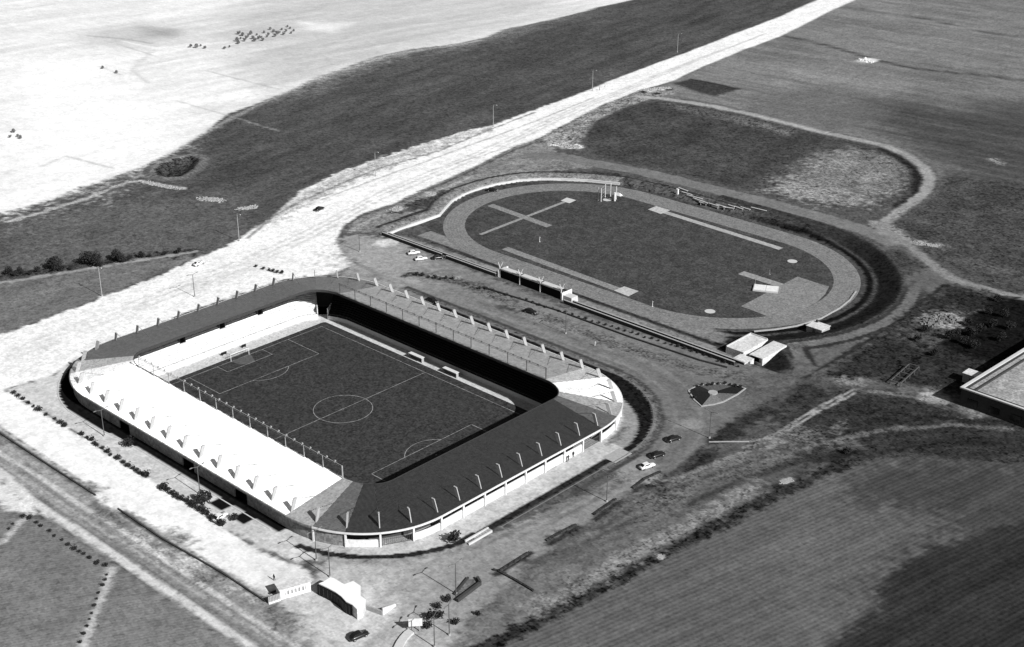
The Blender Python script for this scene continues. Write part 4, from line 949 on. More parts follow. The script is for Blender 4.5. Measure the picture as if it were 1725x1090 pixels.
mb = MB(); mb.add([(-1.7, -1, 0), (1.7, -1, 0), (1.7, 1, 0), (-1.7, 1, 0), (-.6, 0, 1.2), (.6, 0, 1.2)], [(0, 1, 5, 4), (1, 2, 5), (2, 3, 4, 5), (3, 0, 4), (3, 2, 1, 0)]); mb.build('sheet', M_WHITE, hut)
for (a, b), lab in (((zB(780, 628), zB(850, 582)), 'thin high jump stand pair with a crossbar by the jump run-up'),):
    p, q = np.array(at(*a, TZ)), np.array(at(*b, TZ)); h = empty('high_jump_stand', tuple((p+q)/2+(0, 0, .15))); tag(h, lab, 'stand'); d = (q-p)/2
    for s in (-1, 1):
        mb = MB(); mb.tube((s*d[0], s*d[1], 0), (s*d[0], s*d[1], 2.0), .06, n=6); mb.box((s*d[0], s*d[1], 0), (.7, .4, .08)); mb.build('upright', M_WALLG, h)
    mb = MB(); mb.tube((-d[0], -d[1], 1.9), (d[0], d[1], 1.6), .025, n=6); mb.build('crossbar', M_STEEL, h)
fp = at(1096, 548, TZ)
for (px, py), lab in (((909, 408), 'thin pale corner post on the grass just inside the left track bend'), ((1099, 517), 'thin pale post at the end of the near run-up by the sand pit')):
    x, y, z = at(px, py, TZ); mb = MB(); mb.tube((0, 0, 0), (0, 0, 2.2), .09, n=6); mb.box((0, 0, 0), (.4, .4, .12)); mb.box((.22, 0, 1.8), (.4, .06, .35))
    o = mb.build('marker_post', M_WHITE); o.location = (x, y, z+.1); tag(o, lab, 'post')
# retaining wall on the left end, low pale wall on the right end
mb = MB(); mb.ribbon([(p[0]-.2, p[1]) for p in NWW], .5, 2.4, 3.95); mb.ribbon([(p[0]-.3, p[1]) for p in NWW], .8, 3.95, 4.1)
o = mb.build('retaining_wall', mat('white_wall', 215, mott=.08)); tag(o, 'long white retaining wall curving round the left end of the athletics ground', 'wall')
pts = [at(*zB(a, b), 3.8)[:2] for a, b in [(775, 848), (880, 838), (980, 822), (1100, 785), (1190, 735), (1240, 695), (1268, 655)]]
mb = MB(); mb.ribbon(pts, .45, 2.6, 3.45); tag(mb.build('retaining_wall', M_WALLG), 'thin pale wall curving along the track edge beside the clubhouse', 'wall')
# paired boundary walls between the plaza and the athletics ground
for i, (x0, x1, y, lab) in enumerate(((-94.5, -60.3, 101.2, 'dark boundary wall, nearer of the pair, from the white wall to the gate gap'), (-57.8, -31.5, 101.2, 'dark boundary wall, nearer of the pair, between the gate gap and the grandstand'), (3.0, 76, 100.0, 'dark boundary wall, nearer of the pair, from the grandstand to the clubhouse'),
                                    (-93.0, -31.5, 103.4, 'dark boundary wall, farther of the pair, left of the grandstand'), (3.0, 78, 102.6, 'dark boundary wall, farther of the pair, right of the grandstand'))):
    w_ = empty('boundary_wall', ((x0+x1)/2, y, gz((x0+x1)/2, y))); tag(w_, lab, 'wall', 'boundary walls of the athletics ground')
    l = x1-x0; mb = MB(); mb.box((0, 0, -1.5), (l, .4, 2.8 if y < 102 else 2.3)); mb.build('wall_body', M_BRICK, w_)
    mb = MB(); mb.box((0, .03, 1.3 if y < 102 else .8), (l, .62, .14)); mb.build('coping', M_WALLG, w_)
# grandstand of the athletics ground
gx0, gx1 = -30.6, .6
gs = empty('grandstand', (gx0, 101.0, 5.0)); tag(gs, 'small grandstand with four forked columns and a shaded rear wall beside the athletics track', 'grandstand')
Lg = gx1-gx0
mb = MB(); mb.box((Lg/2, 1.2, 0), (Lg, .3, 3.3)); mb.build('rear_wall', mat('shade_black_wall', 22), gs)  # the shade on this face is put into its black colour
mb = MB()
for r in range(5): mb.box((Lg/2, 2.2+.9*r, -2), (Lg-.6, .9, 4.6-.6*r))
mb.build('tier', M_WALLG, gs)
mb = MB(); mb.box((Lg+.1, 3.2, -2), (.3, 5.4, 4.8)); mb.build('end_wall', M_WHITE, gs)
mb = MB(); mb.box((-.1, 3.2, -2), (.3, 5.4, 4.8)); mb.build('end_wall', M_WHITE, gs)
mb = MB(); mb.box((Lg+2.3, 2.6, -.2), (4.4, 3.6, 2.1), 0, taper=.92); mb.build('side_block', M_KERB, gs)
for i in range(4):
    x = .5+(Lg-1.0)*i/3; mb = MB()
    mb.tube((x, .9, -.2), (x, .9, 3.8), .28, .22, 6); mb.tube((x, .9, 3.7), (x-.55, .6, 5.9), .2, .13, 6); mb.tube((x, .9, 3.7), (x+.9, 1.5, 6.1), .2, .13, 6); mb.build('column', M_KERB, gs)
for i in range(3):
    x = .5+(Lg-1.0)*(i+.5)/3; mb = MB(); mb.box((x, 1.9, 3.55), ((Lg-1)/3-1.1, 2.2, .22)); mb.box((x, .75, 3.2), ((Lg-1)/3-1.1, .2, .45)); mb.build('roof_slab', M_KERB, gs)
# clubhouse
zC = lambda x, y: (1180+x/6.635, 520+y/6.635)
HZ = 5.9
def wpt(p, z): return at(*p, z)
cl = empty('clubhouse', wpt(zC(640, 470), 3.0)); tag(cl, 'white flat-roofed clubhouse with an L-shaped recess at the right end of the athletics ground', 'building')
cx_, cy_, cz_ = cl.location
def rel(p, z): a = wpt(p, z); return (a[0]-cx_, a[1]-cy_)
A = rel(zC(290, 405), HZ); B_ = rel(zC(590, 246), HZ); Cc = rel(zC(940, 415), HZ); Dd = rel(zC(715, 560), HZ)
x0, x1 = A[0], Cc[0]; y0, y1 = (A[1]+Dd[1])/2, (B_[1]+Cc[1])/2
N1 = rel(zC(560, 490), HZ); xs_ = N1[0]
mb = MB(); mb.box(((x0+xs_-2.2)/2, (y0+y1)/2, 0), (xs_-2.2-x0, y1-y0, HZ-3-.5)); mb.build('low_wing', M_FLAT, cl)
mb = MB(); mb.box(((xs_+x1)/2, (y0+y1)/2, 0), (x1-xs_, y1-y0, HZ-3-.35)); mb.build('high_wing', M_FLAT, cl)
E0 = rel(zC(400, 530), HZ-.6); E1 = rel(zC(640, 535), HZ-.6)
mb = MB(); ex0, ex1 = E0[0], E1[0]; ey1 = y0-1.2; ey0 = E0[1]-3.2
mb.box(((ex0+ex1)/2, (ey0+ey1)/2, 0), (ex1-ex0, ey1-ey0, HZ-3-.6)); mb.build('entrance_wing', M_FLAT, cl)
mb = MB(); mb.box(((ex0+xs_)/2-.5, y0-.6, 0), (xs_-ex0-1.5, 1.18, HZ-3-.9)); mb.build('link_roof', M_FLAT, cl)
mb = MB()
for i in range(5): mb.box((xs_+1.5+i*(x1-xs_-3)/4, y0-.02, .9), (1.6, .08, 1.5))
mb.build('window_band', M_GLASS, cl)
mb = MB()
for (a, b, c, d) in ((x0, y0, x0, y1), (x0+.2, y1-.18, xs_-2.3, y1-.18)): mb.ribbon([(a+.18, b), (c+.18 if c == a else c, d)], .35, HZ-3-.51, HZ-3-.2)
mb.build('parapet', M_KERB, cl)
mb = MB(); mb.box((ex1-.02, (ey0+ey1)/2, 0), (.1, 1.4, 2.2)); mb.build('door', M_STEEL, cl)
sh = empty('store_hut', at(*zC(1310, 265), 3.0)); tag(sh, 'small flat-roofed white hut beside the dark bank behind the clubhouse', 'hut')
mb = MB(); mb.box((0, 0, 0), (6.0, 5.2, 2.4)); mb.build('hut_wall', M_WALLG, sh)
mb = MB(); mb.box((0, 0, 2.4), (6.4, 5.6, .2)); mb.build('roof', M_FLAT, sh)
mb = MB(); mb.box((0, -2.62, 0), (1.1, .1, 2.0)); mb.build('door', M_STEEL, sh)
mb = MB(); mb.box((-1.9, 2.2, 2.6), (.7, .7, .8)); mb.build('chimney', M_BRICK, sh)
# rows of bank seats by the far straight
bn = [((410, 165), (455, 182)), ((425, 185), (475, 200)), ((450, 200), (525, 220)), ((480, 215), (550, 240)), ((510, 230), (590, 255)), ((555, 240), (605, 255)), ((590, 245), (640, 260)), ((625, 260), (680, 265)), ((650, 248), (682, 258)), ((680, 255), (722, 270)), ((710, 258), (757, 272)), ((760, 260), (835, 278))]
for i, (a, b) in enumerate(bn):
    p = np.array(onground(*zB(*a), 4)); q = np.array(onground(*zB(*b), 4)); c = (p+q)/2; l = float(np.linalg.norm((q-p)[:2])); an = math.atan2(q[1]-p[1], q[0]-p[0])
    e = empty('bank_seat', tuple(c), an); tag(e, 'pale bench plank on the dark bank, %s from the left in its staggered row' % ordn(i), 'bench', 'bank seats along the far straight')
    mb = MB(); mb.box((0, 0, .42), (l, .55, .12)); mb.build('seat', M_KERB, e)
    for s in (-.4, .4): mb = MB(); mb.box((s*l, 0, -.8), (.2, .4, 1.22)); mb.build('leg', M_WALLG, e)
x, y, z = onground(1141, 327, 4.5); mb = MB(); mb.box((0, 0, 0), (1.0, .8, 2.2), taper=.8); mb.box((0, 0, 2.2), (1.2, 1.0, .15)); o = mb.build('kiosk', M_WHITE); o.location = (x, y, z); tag(o, 'small upright white kiosk at the head of the bank seats', 'kiosk')
# ------------------------------------------------------------------ entrance buildings at the bottom
zE = lambda x, y: (420+x/6.635, 940+y/6.635)
p0 = np.array(at(*zE(348, 470), 5)); p1_ = np.array(at(*zE(690, 372), 5)); d = (p1_-p0)[:2]; Lw = float(np.hypot(*d)); an = math.atan2(d[1], d[0])
tk = empty('ticket_office', (p0[0], p0[1], 5.0), an); tag(tk, 'low white ticket office with a row of seven arched windows below the near corner', 'building')
hgt = 2.7
mb = MB()
win = []; nwin = 7; pitch_ = (Lw-1.2)/nwin
mb.box((Lw/2, .15, 0), (Lw, .3, .85)); mb.box((Lw/2, .15, 2.1), (Lw, .3, hgt-2.1))
for i in range(nwin+1): mb.box((.6+pitch_*i, .15, .85), (pitch_*.42 if 0 < i < nwin else 1.2, .3, 1.25))
mb.box((.15, 1.6, 0), (.3, 2.7, hgt)); mb.box((Lw-.15, 1.6, 0), (.3, 2.7, hgt)); mb.box((Lw/2, 2.9, 0), (Lw, .3, hgt)); mb.build('wall', M_WHITE, tk)
for i in range(nwin):
    w_ = MB(); cxw = .6+pitch_*(i+.5); hw = pitch_*.27; w_.box((cxw, .28, .85), (2*hw, .08, 1.25)); wo = w_.build('window', M_WALLG, tk)
    f = MB()
    for k2 in range(6):
        a0, a1 = math.pi*k2/6, math.pi*(k2+1)/6
        f.tube((cxw+hw*math.cos(a0), .02, 1.75+hw*.6*math.sin(a0)), (cxw+hw*math.cos(a1), .02, 1.75+hw*.6*math.sin(a1)), .06, n=4)
    f.build('frame', M_KERB, wo)
mb = MB(); mb.box((Lw/2, 1.5, hgt), (Lw+.5, 3.4, .16)); mb.build('roof', M_FLAT, tk)
# fence stretch and kerb left of the office
q0 = np.array(at(*zE(215, 515), 5)); fl = float(np.hypot(*(p0-q0)[:2])); fa = math.atan2(p0[1]-q0[1], p0[0]-q0[0])
fe = empty('railing', (q0[0], q0[1], 5.0), fa); tag(fe, 'low grey panel railing on a white kerb left of the ticket office', 'railing')
mb = MB(); mb.box((fl/2, 0, 0), (fl, .5, .4)); mb.build('kerb', M_WHITE, fe)
mb = MB()
for i in range(9): mb.box((fl*i/8, 0, .4), (.1, .1, 1.7))
mb.build('railing_post', M_STEEL, fe)
mb = MB(); mb.box((fl/2, 0, .5), (fl, .06, 1.5)); mb.build('panel', M_WALLG, fe)
# dark slat wall along the top edge behind the office
a, b = at(*zE(220, 405), 5), at(*zE(545, 278), 5); mb = MB(); mb.ribbon([a[:2], b[:2]], .45, 4.6, 5.35); tag(mb.build('garden_wall', M_BRICK), 'low dark wall running behind the ticket office', 'wall')
# curved white gatehouse
RZ = 8.0
roof = [zE(*p) for p in [(775, 285), (830, 262), (905, 215), (940, 222), (1060, 293), (1160, 256), (1245, 312), (1240, 420), (1302, 462), (1272, 548), (1205, 575), (1150, 520), (1080, 485), (1030, 430), (960, 378), (870, 330)]]
W = [at(*p, RZ) for p in roof]; c = np.mean(np.array(W), 0)
gh = empty('gatehouse', (c[0], c[1], 5.0)); tag(gh, 'white flat-roofed gatehouse with a wavy shaded front below the near corner', 'building')
poly = [(p[0]-c[0], p[1]-c[1]) for p in W]
mb = MB(); mb.prism([(x*.985, y*.985) for x, y in poly], -.3, 2.75); mb.build('wall', M_FLAT, gh)
mb = MB(); mb.prism(poly, 2.75, 3.0); mb.build('roof', mat('white_roof', 250, mott=.04), gh)
front = [poly[i] for i in (0, 15, 14, 13, 12, 11)]
mb = MB(); mb.ribbon([(q[0]-.05, q[1]-.25) for q in front], .5, -.2, 2.72); mb.build('shade_ribbon', mat('front_shade_black', 18, rough=.4, spec=.1, mott=.2), gh)  # black ribbon stands in for the shade on the wavy front
mb = MB()
for i in range(len(front)-1):
    a, b = np.array(front[i]), np.array(front[i+1])
    for s in (.25, .75): q = a+(b-a)*s; mb.box((q[0]-.05, q[1]-.5, -.2), (.12, .12, 2.9))
mb.build('mullion', M_BRICK, gh)
a, b = at(*zE(1272, 560), 5), at(*zE(1490, 640), 5); gw = empty('gate_wall', ((a[0]+b[0])/2, (a[1]+b[1])/2, 5.0)); tag(gw, 'low wall ending in a white wedge right of the wavy gatehouse', 'wall')
mb = MB(); mb.ribbon([(a[0]-gw.location.x, a[1]-gw.location.y), (b[0]-gw.location.x, b[1]-gw.location.y)], .4, -.3, 1.2); mb.build('wall_body', M_WALLG, gw)
t = at(*zE(1425, 475), 6.2); bx, by = b[0]-gw.location.x, b[1]-gw.location.y; tx, ty = bx-.6, by+4.6
mb = MB(); mb.add([(bx-.2, by, -.3), (bx+.2, by, -.3), (tx+.2, ty, -.3), (tx-.2, ty, -.3), (bx-.2, by, 2.0), (bx+.2, by, 2.0), (tx+.2, ty, .5), (tx-.2, ty, .5)], [(3, 2, 1, 0), (4, 5, 6, 7), (0, 1, 5, 4), (1, 2, 6, 5), (2, 3, 7, 6), (3, 0, 4, 7)]); mb.build('wedge', M_WHITE, gw)
# sign board and the curved white kerb ramp
zF = lambda x, y: (560+x/6.635, 980+y/6.635)
s0, s1 = np.array(at(*zF(893, 600), 5)), np.array(at(*zF(930, 590), 5)); 
sg = empty('sign_board', tuple(s0)); tag(sg, 'blank pale sign board on two short legs by the curved white ramp', 'sign')
bl = np.array(at(*zF(850, 480), 7.0))-s0; br = np.array(at(*zF(1005, 470), 7.0))-s0; dd = (br-bl)[:2]; l = float(np.hypot(*dd)); a2 = math.atan2(dd[1], dd[0]); cm = (bl+br)/2
mb = MB(); mb.box((cm[0], cm[1], 1.5), (l, .25, 2.0), a2); mb.build('panel', M_SIGN, sg)
for s in (-.3, .3): mb = MB(); mb.box((cm[0]+math.cos(a2)*l*s, cm[1]+math.sin(a2)*l*s, -.2), (.2, .2, 1.7), a2); mb.build('leg', M_WALLG, sg)
rp = [at(*zF(a, b), 5)[:2] for a, b in [(890, 560), (845, 590), (800, 640), (765, 690), (740, 740), (715, 800), (690, 900)]]
mb = MB(); mb.ribbon(rp, 2.0, 4.6, 5.5); tag(mb.build('ramp_wall', M_KERB), 'broad curved white wall top sweeping off the bottom edge below the sign board', 'wall')
# low concrete walls and sunken planters on the rough apron
M_HEDGE = mat('hedge_foliage', 58, mott=.5, scale=2.2, bump=.8, gr=.8)
def pxwall(name, pts, w, z0, z1, m, lab, cat='wall', group=None):
    P = [onground(*p)[:2] for p in pts]; mb = MB(); zz = gz(*P[0]); mb.ribbon(P, w, zz+z0, zz+z1); o = mb.build(name, m); tag(o, lab, cat, group); return o
zG = lambda x, y: (740+x/7.785, 900+y/7.785)
pl = empty('planter', onground(*zG(340, 740))); tag(pl, 'sunken concrete planter with thick walls by the lamp shadow', 'planter')
c0 = np.array(pl.location); Q = [np.array(onground(*zG(*p)))-c0 for p in [(200, 800), (235, 890), (540, 660), (500, 590), (380, 580)]]
mb = MB(); mb.ribbon([q[:2] for q in (Q[1], Q[2])], .7, -.3, .9); mb.ribbon([q[:2] for q in (Q[2], Q[3])], .6, -.3, .9); mb.ribbon([q[:2] for q in (Q[0], Q[4])], .5, -.3, .5); mb.build('planter_wall', M_BRICK, pl)
mb = MB(); mb.sheet([q[:2]*.94 for q in (Q[0], Q[1], Q[2], Q[3], Q[4])], .12); mb.build('soil', mat('planter_soil', 110, mott=.3, gr=.6), pl)
pxwall('low_hedge', [zG(705, 470), zG(790, 490), zG(1180, 245)], .6, -.3, .42, M_HEDGE, 'thick dark hedge, upper arm of the two angled hedges on the rough apron', 'hedge')
pxwall('low_hedge', [zG(760, 480), zG(1000, 610), zG(1235, 750)], .6, -.3, .42, M_HEDGE, 'thin dark hedge, lower arm of the two angled hedges on the rough apron', 'hedge')
zH = lambda x, y: (800+x/3.406, 600+y/3.406)
pxwall('low_hedge', [zH(410, 1062), zH(480, 1020), zH(580, 970)], .6, -.3, .42, M_HEDGE, 'low dark hedge in the middle of the rough apron below the ditch', 'hedge')
pxwall('low_hedge', [zH(680, 912), zH(740, 870), zH(810, 822)], .6, -.3, .42, M_HEDGE, 'low dark hedge beside the lamp nearest the right corner ditch', 'hedge')
pxwall('low_hedge', [zH(905, 760), zH(975, 705), zH(1065, 665)], .6, -.3, .42, M_HEDGE, 'low dark hedge edging the dark bed beside the white parked car', 'hedge')
pxwall('garden_wall', [(1194, 745), (1225, 744.5), (1262, 744.5)], .3, -.2, .25, M_WALLG, 'thin white wall along the dark plot right of the parked cars')
pxwall('garden_wall', [(-60, 690), (11, 738), (86, 787), (161, 835)],   .35, -.4, .4, M_BRICK, 'low dark boundary wall below the pale slope, left of the path crossing')
pxwall('garden_wall', [(199, 858), (271, 907), (376, 967), (447, 1014)],   .35, -.4, .4, M_BRICK, 'low dark boundary wall below the pale slope, from the path crossing to the ticket office')
pxwall('garden_wall', [(814, 485), (910, 515), (939, 524), (1062, 569), (1179, 608), (1225, 620)], .4, -.3, .55, M_BRICK, 'long low dark kerb wall on the plaza just above the row of young bushes')
# flower island at the junction
ISL = []
zI = lambda x, y: (800+x/3.406, 400+y/3.406)
isl = [zI(*p) for p in [(1225, 880), (1280, 850), (1400, 840), (1500, 850), (1552, 868), (1510, 900), (1425, 945), (1370, 960), (1300, 970), (1260, 935)]]
P = [np.array(onground(*p)) for p in isl]; c = np.mean(P, 0); fb = empty('flower_island', tuple(c)); tag(fb, 'kerbed flower island with radiating beds in the middle of the road junction', 'flower bed')
poly = [(p-c)[:2] for p in P]; poly.append(poly[0])
mb = MB(); mb.ribbon(poly, .5, -.2, .22); mb.build('kerb', M_WALLG, fb)
cc = np.array((onground(*zI(1365, 893))-c)[:2])
tones = (40, 92, 34, 110, 128, 34)
for i in range(6):
    t0 = int(i*10/6); seg_ = [poly[j] for j in range(t0, int((i+1)*10/6)+1)]
    mb = MB(); ap = [tuple(cc+(np.array(q)-cc)*.93) for q in seg_]; ap.append(tuple(cc+(np.array(seg_[-1])-cc)*.24)); ap.append(tuple(cc+(np.array(seg_[0])-cc)*.24)); mb.prism(ap, -.1, .12+.16*(tones[i] < 60)); mb.build('bed', mat('bed_%d' % tones[i], tones[i], mott=.4, scale=2), fb)
mb = MB(); mb.prism([(cc[0]+1.5*math.cos(R(30*i)), cc[1]+1.5*math.sin(R(30*i))) for i in range(12)], -.1, .35); mb.build('basin', M_WALLG, fb)
for i, q in enumerate([(1168, 658), (1174, 652), (1182, 650), (1191, 650), (1200, 649), (1210, 648), (1220, 648), (1230, 650), (1238, 652), (1246, 653), (1164, 664), (1170, 672)]): ISL.append(q)
# flat-roofed building at the right edge
zJ = lambda x, y: (1480+x/4.955, 480+y/4.955)
HB = 10.5
c0 = np.array(at(*zJ(695, 862), HB)); u = np.array(at(*zJ(1050, 645), HB))-c0; v = np.array(at(*zJ(1050, 985), HB))-c0
wh = empty('warehouse', (c0[0], c0[1], 5.0)); tag(wh, 'long building with a pale flat roof and dark walls at the right edge', 'building')
un = u[:2]/np.linalg.norm(u[:2]); vn = v[:2]/np.linalg.norm(v[:2]); q = [np.zeros(2), un*70, un*70+vn*60, vn*60]
mb = MB(); mb.prism([tuple(p) for p in q], -.5, HB-5); mb.build('wall', M_BRICK, wh)
ins_ = [q[0]+(un+vn)*1.6, q[1]+(-un+vn)*1.6, q[2]-(un+vn)*1.6, q[3]+(un-vn)*1.6]
mb = MB(); mb.prism([tuple(p) for p in ins_], HB-5, HB-4.85); mb.build('roof', mat('gravel_roof', 160, mott=.35, scale=.25, gr=.5), wh)
mb = MB(); pr = [tuple(p) for p in (q[3], q[0]+(un+vn)*.01, q[1])]; mb.ribbon(pr, 1.2, HB-5.01, HB-4.6); mb.build('parapet', M_KERB, wh)
mb = MB(); mb.ribbon([tuple(un*70+vn*4), tuple(un*.5+vn*4)], .4, HB-4.86, HB-4.3); mb.build('roof_upstand', M_BRICK, wh)
nv_ = np.array([vn[1], -vn[0]])
mb = MB()
for i in range(7): p = vn*(4+i*7)-np.array([-vn[1], vn[0]])*0; mb.box((p[0], p[1]-.1, 1.0), (3.2, .5, 2.0), math.atan2(vn[1], vn[0]))
mb.build('window_row', M_GLASS, wh)
lb = empty('lean_to', at(*zJ(800, 740), 8.0)[:2]+(5.0,)); tag(lb, 'small white-roofed lean-to in front of the dark end wall of the right building', 'shed')
mb = MB(); mb.box((0, 0, -.3), (5.5, 4, 3.2)); mb.build('wall', M_WALLG, lb)
mb = MB(); mb.box((0, 0, 2.9), (6, 4.4, .2)); mb.build('roof', M_FLAT, lb)
mb = MB(); mb.box((0, -2.05, -.3), (1.0, .1, 2.2)); mb.build('door', M_STEEL, lb)
# timber frames of a building under construction
fr = empty('building_frame', onground(*zJ(215, 770))); tag(fr, 'half-built timber and concrete frame in the dark plot left of the right-hand building', 'building')
ud = np.array(onground(*zJ(300, 700)))-np.array(onground(*zJ(130, 850))); ang = math.atan2(ud[1], ud[0])
for i in range(5):
    for j in range(2):
        mb = MB(); lx, ly = -10+5*i, -2.2+4.4*j; x_, y_ = lx*math.cos(ang)-ly*math.sin(ang), lx*math.sin(ang)+ly*math.cos(ang); mb.box((x_, y_, -.3), (.4, .4, 1.9), ang); mb.build('post', M_STEEL, fr)
mb = MB()
for j in range(2):
    ly = -2.2+4.4*j; mb.ribbon([(-10*math.cos(ang)-ly*math.sin(ang), -10*math.sin(ang)+ly*math.cos(ang)), (10*math.cos(ang)-ly*math.sin(ang), 10*math.sin(ang)+ly*math.cos(ang))], .35, 1.6, 1.9)
for i in range(5):
    lx = -10+5*i; mb.ribbon([(lx*math.cos(ang)+2.2*math.sin(ang), lx*math.sin(ang)-2.2*math.cos(ang)), (lx*math.cos(ang)-2.2*math.sin(ang), lx*math.sin(ang)+2.2*math.cos(ang))], .3, 1.91, 2.15)
mb.build('beam', M_STEEL, fr)
fr.scale = (.75, .75, .7)
# ------------------------------------------------------------------ street lamps
def make_lamp(name, h, arms):
    root = empty(name, (0, 0, 0))
    mb = MB(); mb.tube((0, 0, -.3), (0, 0, h), .15, .09, 8); mb.build('pole', M_STEEL if len(arms) > 1 else M_WALLG, root)
    mb = MB(); mb.tube((0, 0, -.2), (0, 0, .5), .36, .3, 8); mb.build('base', M_WALLG, root)
    for s in arms:
        mb = MB(); al = 2.2 if len(arms) < 2 else 1.5; mb.tube((0, 0, h-.1), (0, s*al, h+.3), .08, .06, 6); ar = mb.build('arm', M_WALLG if len(arms) < 2 else M_STEEL, root)
        mb = MB(); mb.box((0, s*(al+.45), h+.24), (.28, 1.0, .18), taper=.7); mb.build('lamp_head', mat('lamp_grey', 120) if len(arms) > 1 else M_KERB, ar)
    return root
single = make_lamp('street_lamp', 11.5, (1,)); double = make_lamp('street_lamp', 8.6, (-1, 1))
far_l = [((172, 499), 'tall pale street lamp standing on the meadow edge at the far left'), ((403, 406), 'tall pale street lamp on the meadow edge by the row of dark trees'), ((633, 297), 'tall pale street lamp with a long shadow on the worn highway verge'), ((831, 214), 'tall pale street lamp on the highway verge level with the athletics ground'), ((998, 153), 'tall pale street lamp beside two walkers on the highway'), ((1141, 88), 'farthest tall street lamp beside the highway')]
for i, (p, lab) in enumerate(far_l):
    o = single if i == 0 else copy_tree(single); o.location = onground(*p); o.rotation_euler.z = R(-100); tag(o, lab, 'street lamp', 'street lamps along the highway')
near_l = [((176, 735), 'double-armed street lamp on the near pavement by the left hedge', 0), ((337, 833), 'double-armed street lamp on the near pavement by the round bush', 0), ((533, 944), 'double-armed street lamp in front of the near rounded corner of the stadium', 0), ((556, 972), 'double-armed street lamp behind the roof of the wavy gatehouse', 0),
          ((768, 1000), 'slim double-armed street lamp at the corner of the sunken planter', 0), ((1022, 845), 'slim double-armed street lamp by the low wall below the right-hand ditch', 90), ((1195, 738), 'slim double-armed street lamp at the tip of the dark plot by the thin white wall', 90), ((953, 562), 'slim double-armed street lamp on the plaza behind the far roof', 0),
          ((757, 1070), 'taller dark street lamp of the pair at the bottom edge, farther from the sign', 20), ((732, 1090), 'dark street lamp of the pair at the bottom edge, nearer the sign', 20), ((606, 424), 'slim double-armed street lamp where the pale plaza narrows beside the highway', 0), ((328, 500), 'slim double-armed street lamp on the white highway behind the left roof', 0)]
for i, (p, lab, rz) in enumerate(near_l):
    o = double if i == 0 else copy_tree(double); o.location = onground(*p); o.rotation_euler.z = R(rz); tag(o, lab, 'street lamp', 'double-armed street lamps round the stadium')
# ------------------------------------------------------------------ cars
def make_car(paint):
    root = empty('parked_car', (0, 0, 0))
    W_, L_ = .82, 2.15
    secs = [(-2.15, .62, .32, .62), (-2.05, .74, .28, .86), (-1.2, .82, .25, .93), (-.2, .84, .25, .95), (.85, .84, .25, .93), (1.75, .78, .26, .84), (2.1, .70, .30, .72), (2.2, .58, .36, .60)]
    def loft(secs, mm):
        for x, w, z0, z1 in secs:
            pass
        vs = []; fs = []
        for x, w, z0, z1 in secs: vs += [(x, -w*.94, z0), (x, -w, (z0+z1)/2), (x, -w*.9, z1), (x, w*.9, z1), (x, w, (z0+z1)/2), (x, w*.94, z0)]
        for i in range(len(secs)-1):
            for j in range(6): a = 6*i+j; b = 6*i+(j+1) % 6; fs.append((a, b, b+6, a+6))
        fs += [tuple(range(5, -1, -1)), tuple(range(6*len(secs)-6, 6*len(secs)))]
        mm.add(vs, fs)
    mb = MB(); loft(secs, mb); mb.build('body', paint, root, True)
    mb = MB(); loft([(-1.75, .64, .9, .94), (-1.15, .66, .9, 1.38), (-.2, .68, .9, 1.44), (.35, .66, .9, 1.40), (1.0, .66, .9, .95)], mb); mb.build('cabin', paint, root)
    def win(name, q): m_ = MB(); m_.add(q, [(0, 1, 2, 3), (3, 2, 1, 0)]); m_.build(name, M_GLASS, root)
    win('windscreen', [(.98, -.58, .99), (.98, .58, .99), (.40, .54, 1.42), (.40, -.54, 1.42)]); win('rear_window', [(-1.74, .56, .99), (-1.74, -.56, .99), (-1.2, -.52, 1.39), (-1.2, .52, 1.39)])
    for s in (-1, 1): win('side_window', [(-1.2, s*.70, 1.0), (.6, s*.70, 1.0), (.22, s*.68, 1.32), (-.95, s*.68, 1.32)])
    for x in (-1.3, 1.35):
        for s in (-1, 1):
            mb = MB(); mb.tube((x, s*.62, .3), (x, s*.84, .3), .31, .31, 12); wo = mb.build('wheel', M_TYRE, root)
            mb = MB(); mb.tube((x, s*.842, .3), (x, s*.855, .3), .17, .17, 10); mb.build('hub_cap', M_WALLG, wo)
    for s in (-1, 1): mb = MB(); mb.tube((2.17, s*.42, .56), (2.24, s*.42, .56), .11, .1, 8); mb.build('headlight', M_WHITE, root)
    for x in (-2.2, 2.28): mb = MB(); mb.box((x, 0, .36), (.1, 1.4, .14)); mb.build('bumper', M_STEEL, root)
    return root
cw = make_car(M_CARW); cd = make_car(M_CARD)
cars = [(0, (697, 428), 65, 'white car, left of the three parked by the boundary wall'), (0, (709, 438), 65, 'white car, middle of the three parked by the boundary wall'), (1, (738, 436), 65, 'dark car, right of the three parked by the boundary wall'),
        (0, (1090, 788), 75, 'white car parked on the pale round patch by the right-hand ditch'), (1, (1107, 769), 75, 'dark car parked just beyond the white car near the right corner'), (1, (1134, 742), 75, 'dark car parked farthest from the white car near the right corner'),
        (1, (538, 354), 100, 'dark car driving on the pale highway'), (0, (335, 446), 100, 'white car driving on the pale highway near the dark trees'), (0, (371, 874), 100, 'white car parked on the near pavement beside the hedge'),
        (1, (604, 1074), 80, 'dark car standing on the pale apron at the bottom'), (1, (728, 508), 0, 'dark car with a pale roof rack just behind the far roof masts'), (1, (893, 527), 10, 'dark van-like car standing on the plaza below the grandstand'), (1, (829, 322), 30, 'dark car standing on the track by the white retaining wall')]
fw = fd = True
for k, p, rz, lab in cars:
    if k == 0: o = cw if fw else copy_tree(cw); fw = False
    else: o = cd if fd else copy_tree(cd); fd = False
    zz = 3.06 if p == (829, 322) else None
    loc = at(*p, 3.06) if zz else onground(*p)
    o.location = loc; o.rotation_euler.z = R(rz); o.scale = (1.12, 1.12, 1.12); tag(o, lab, 'car', 'cars about the stadium')
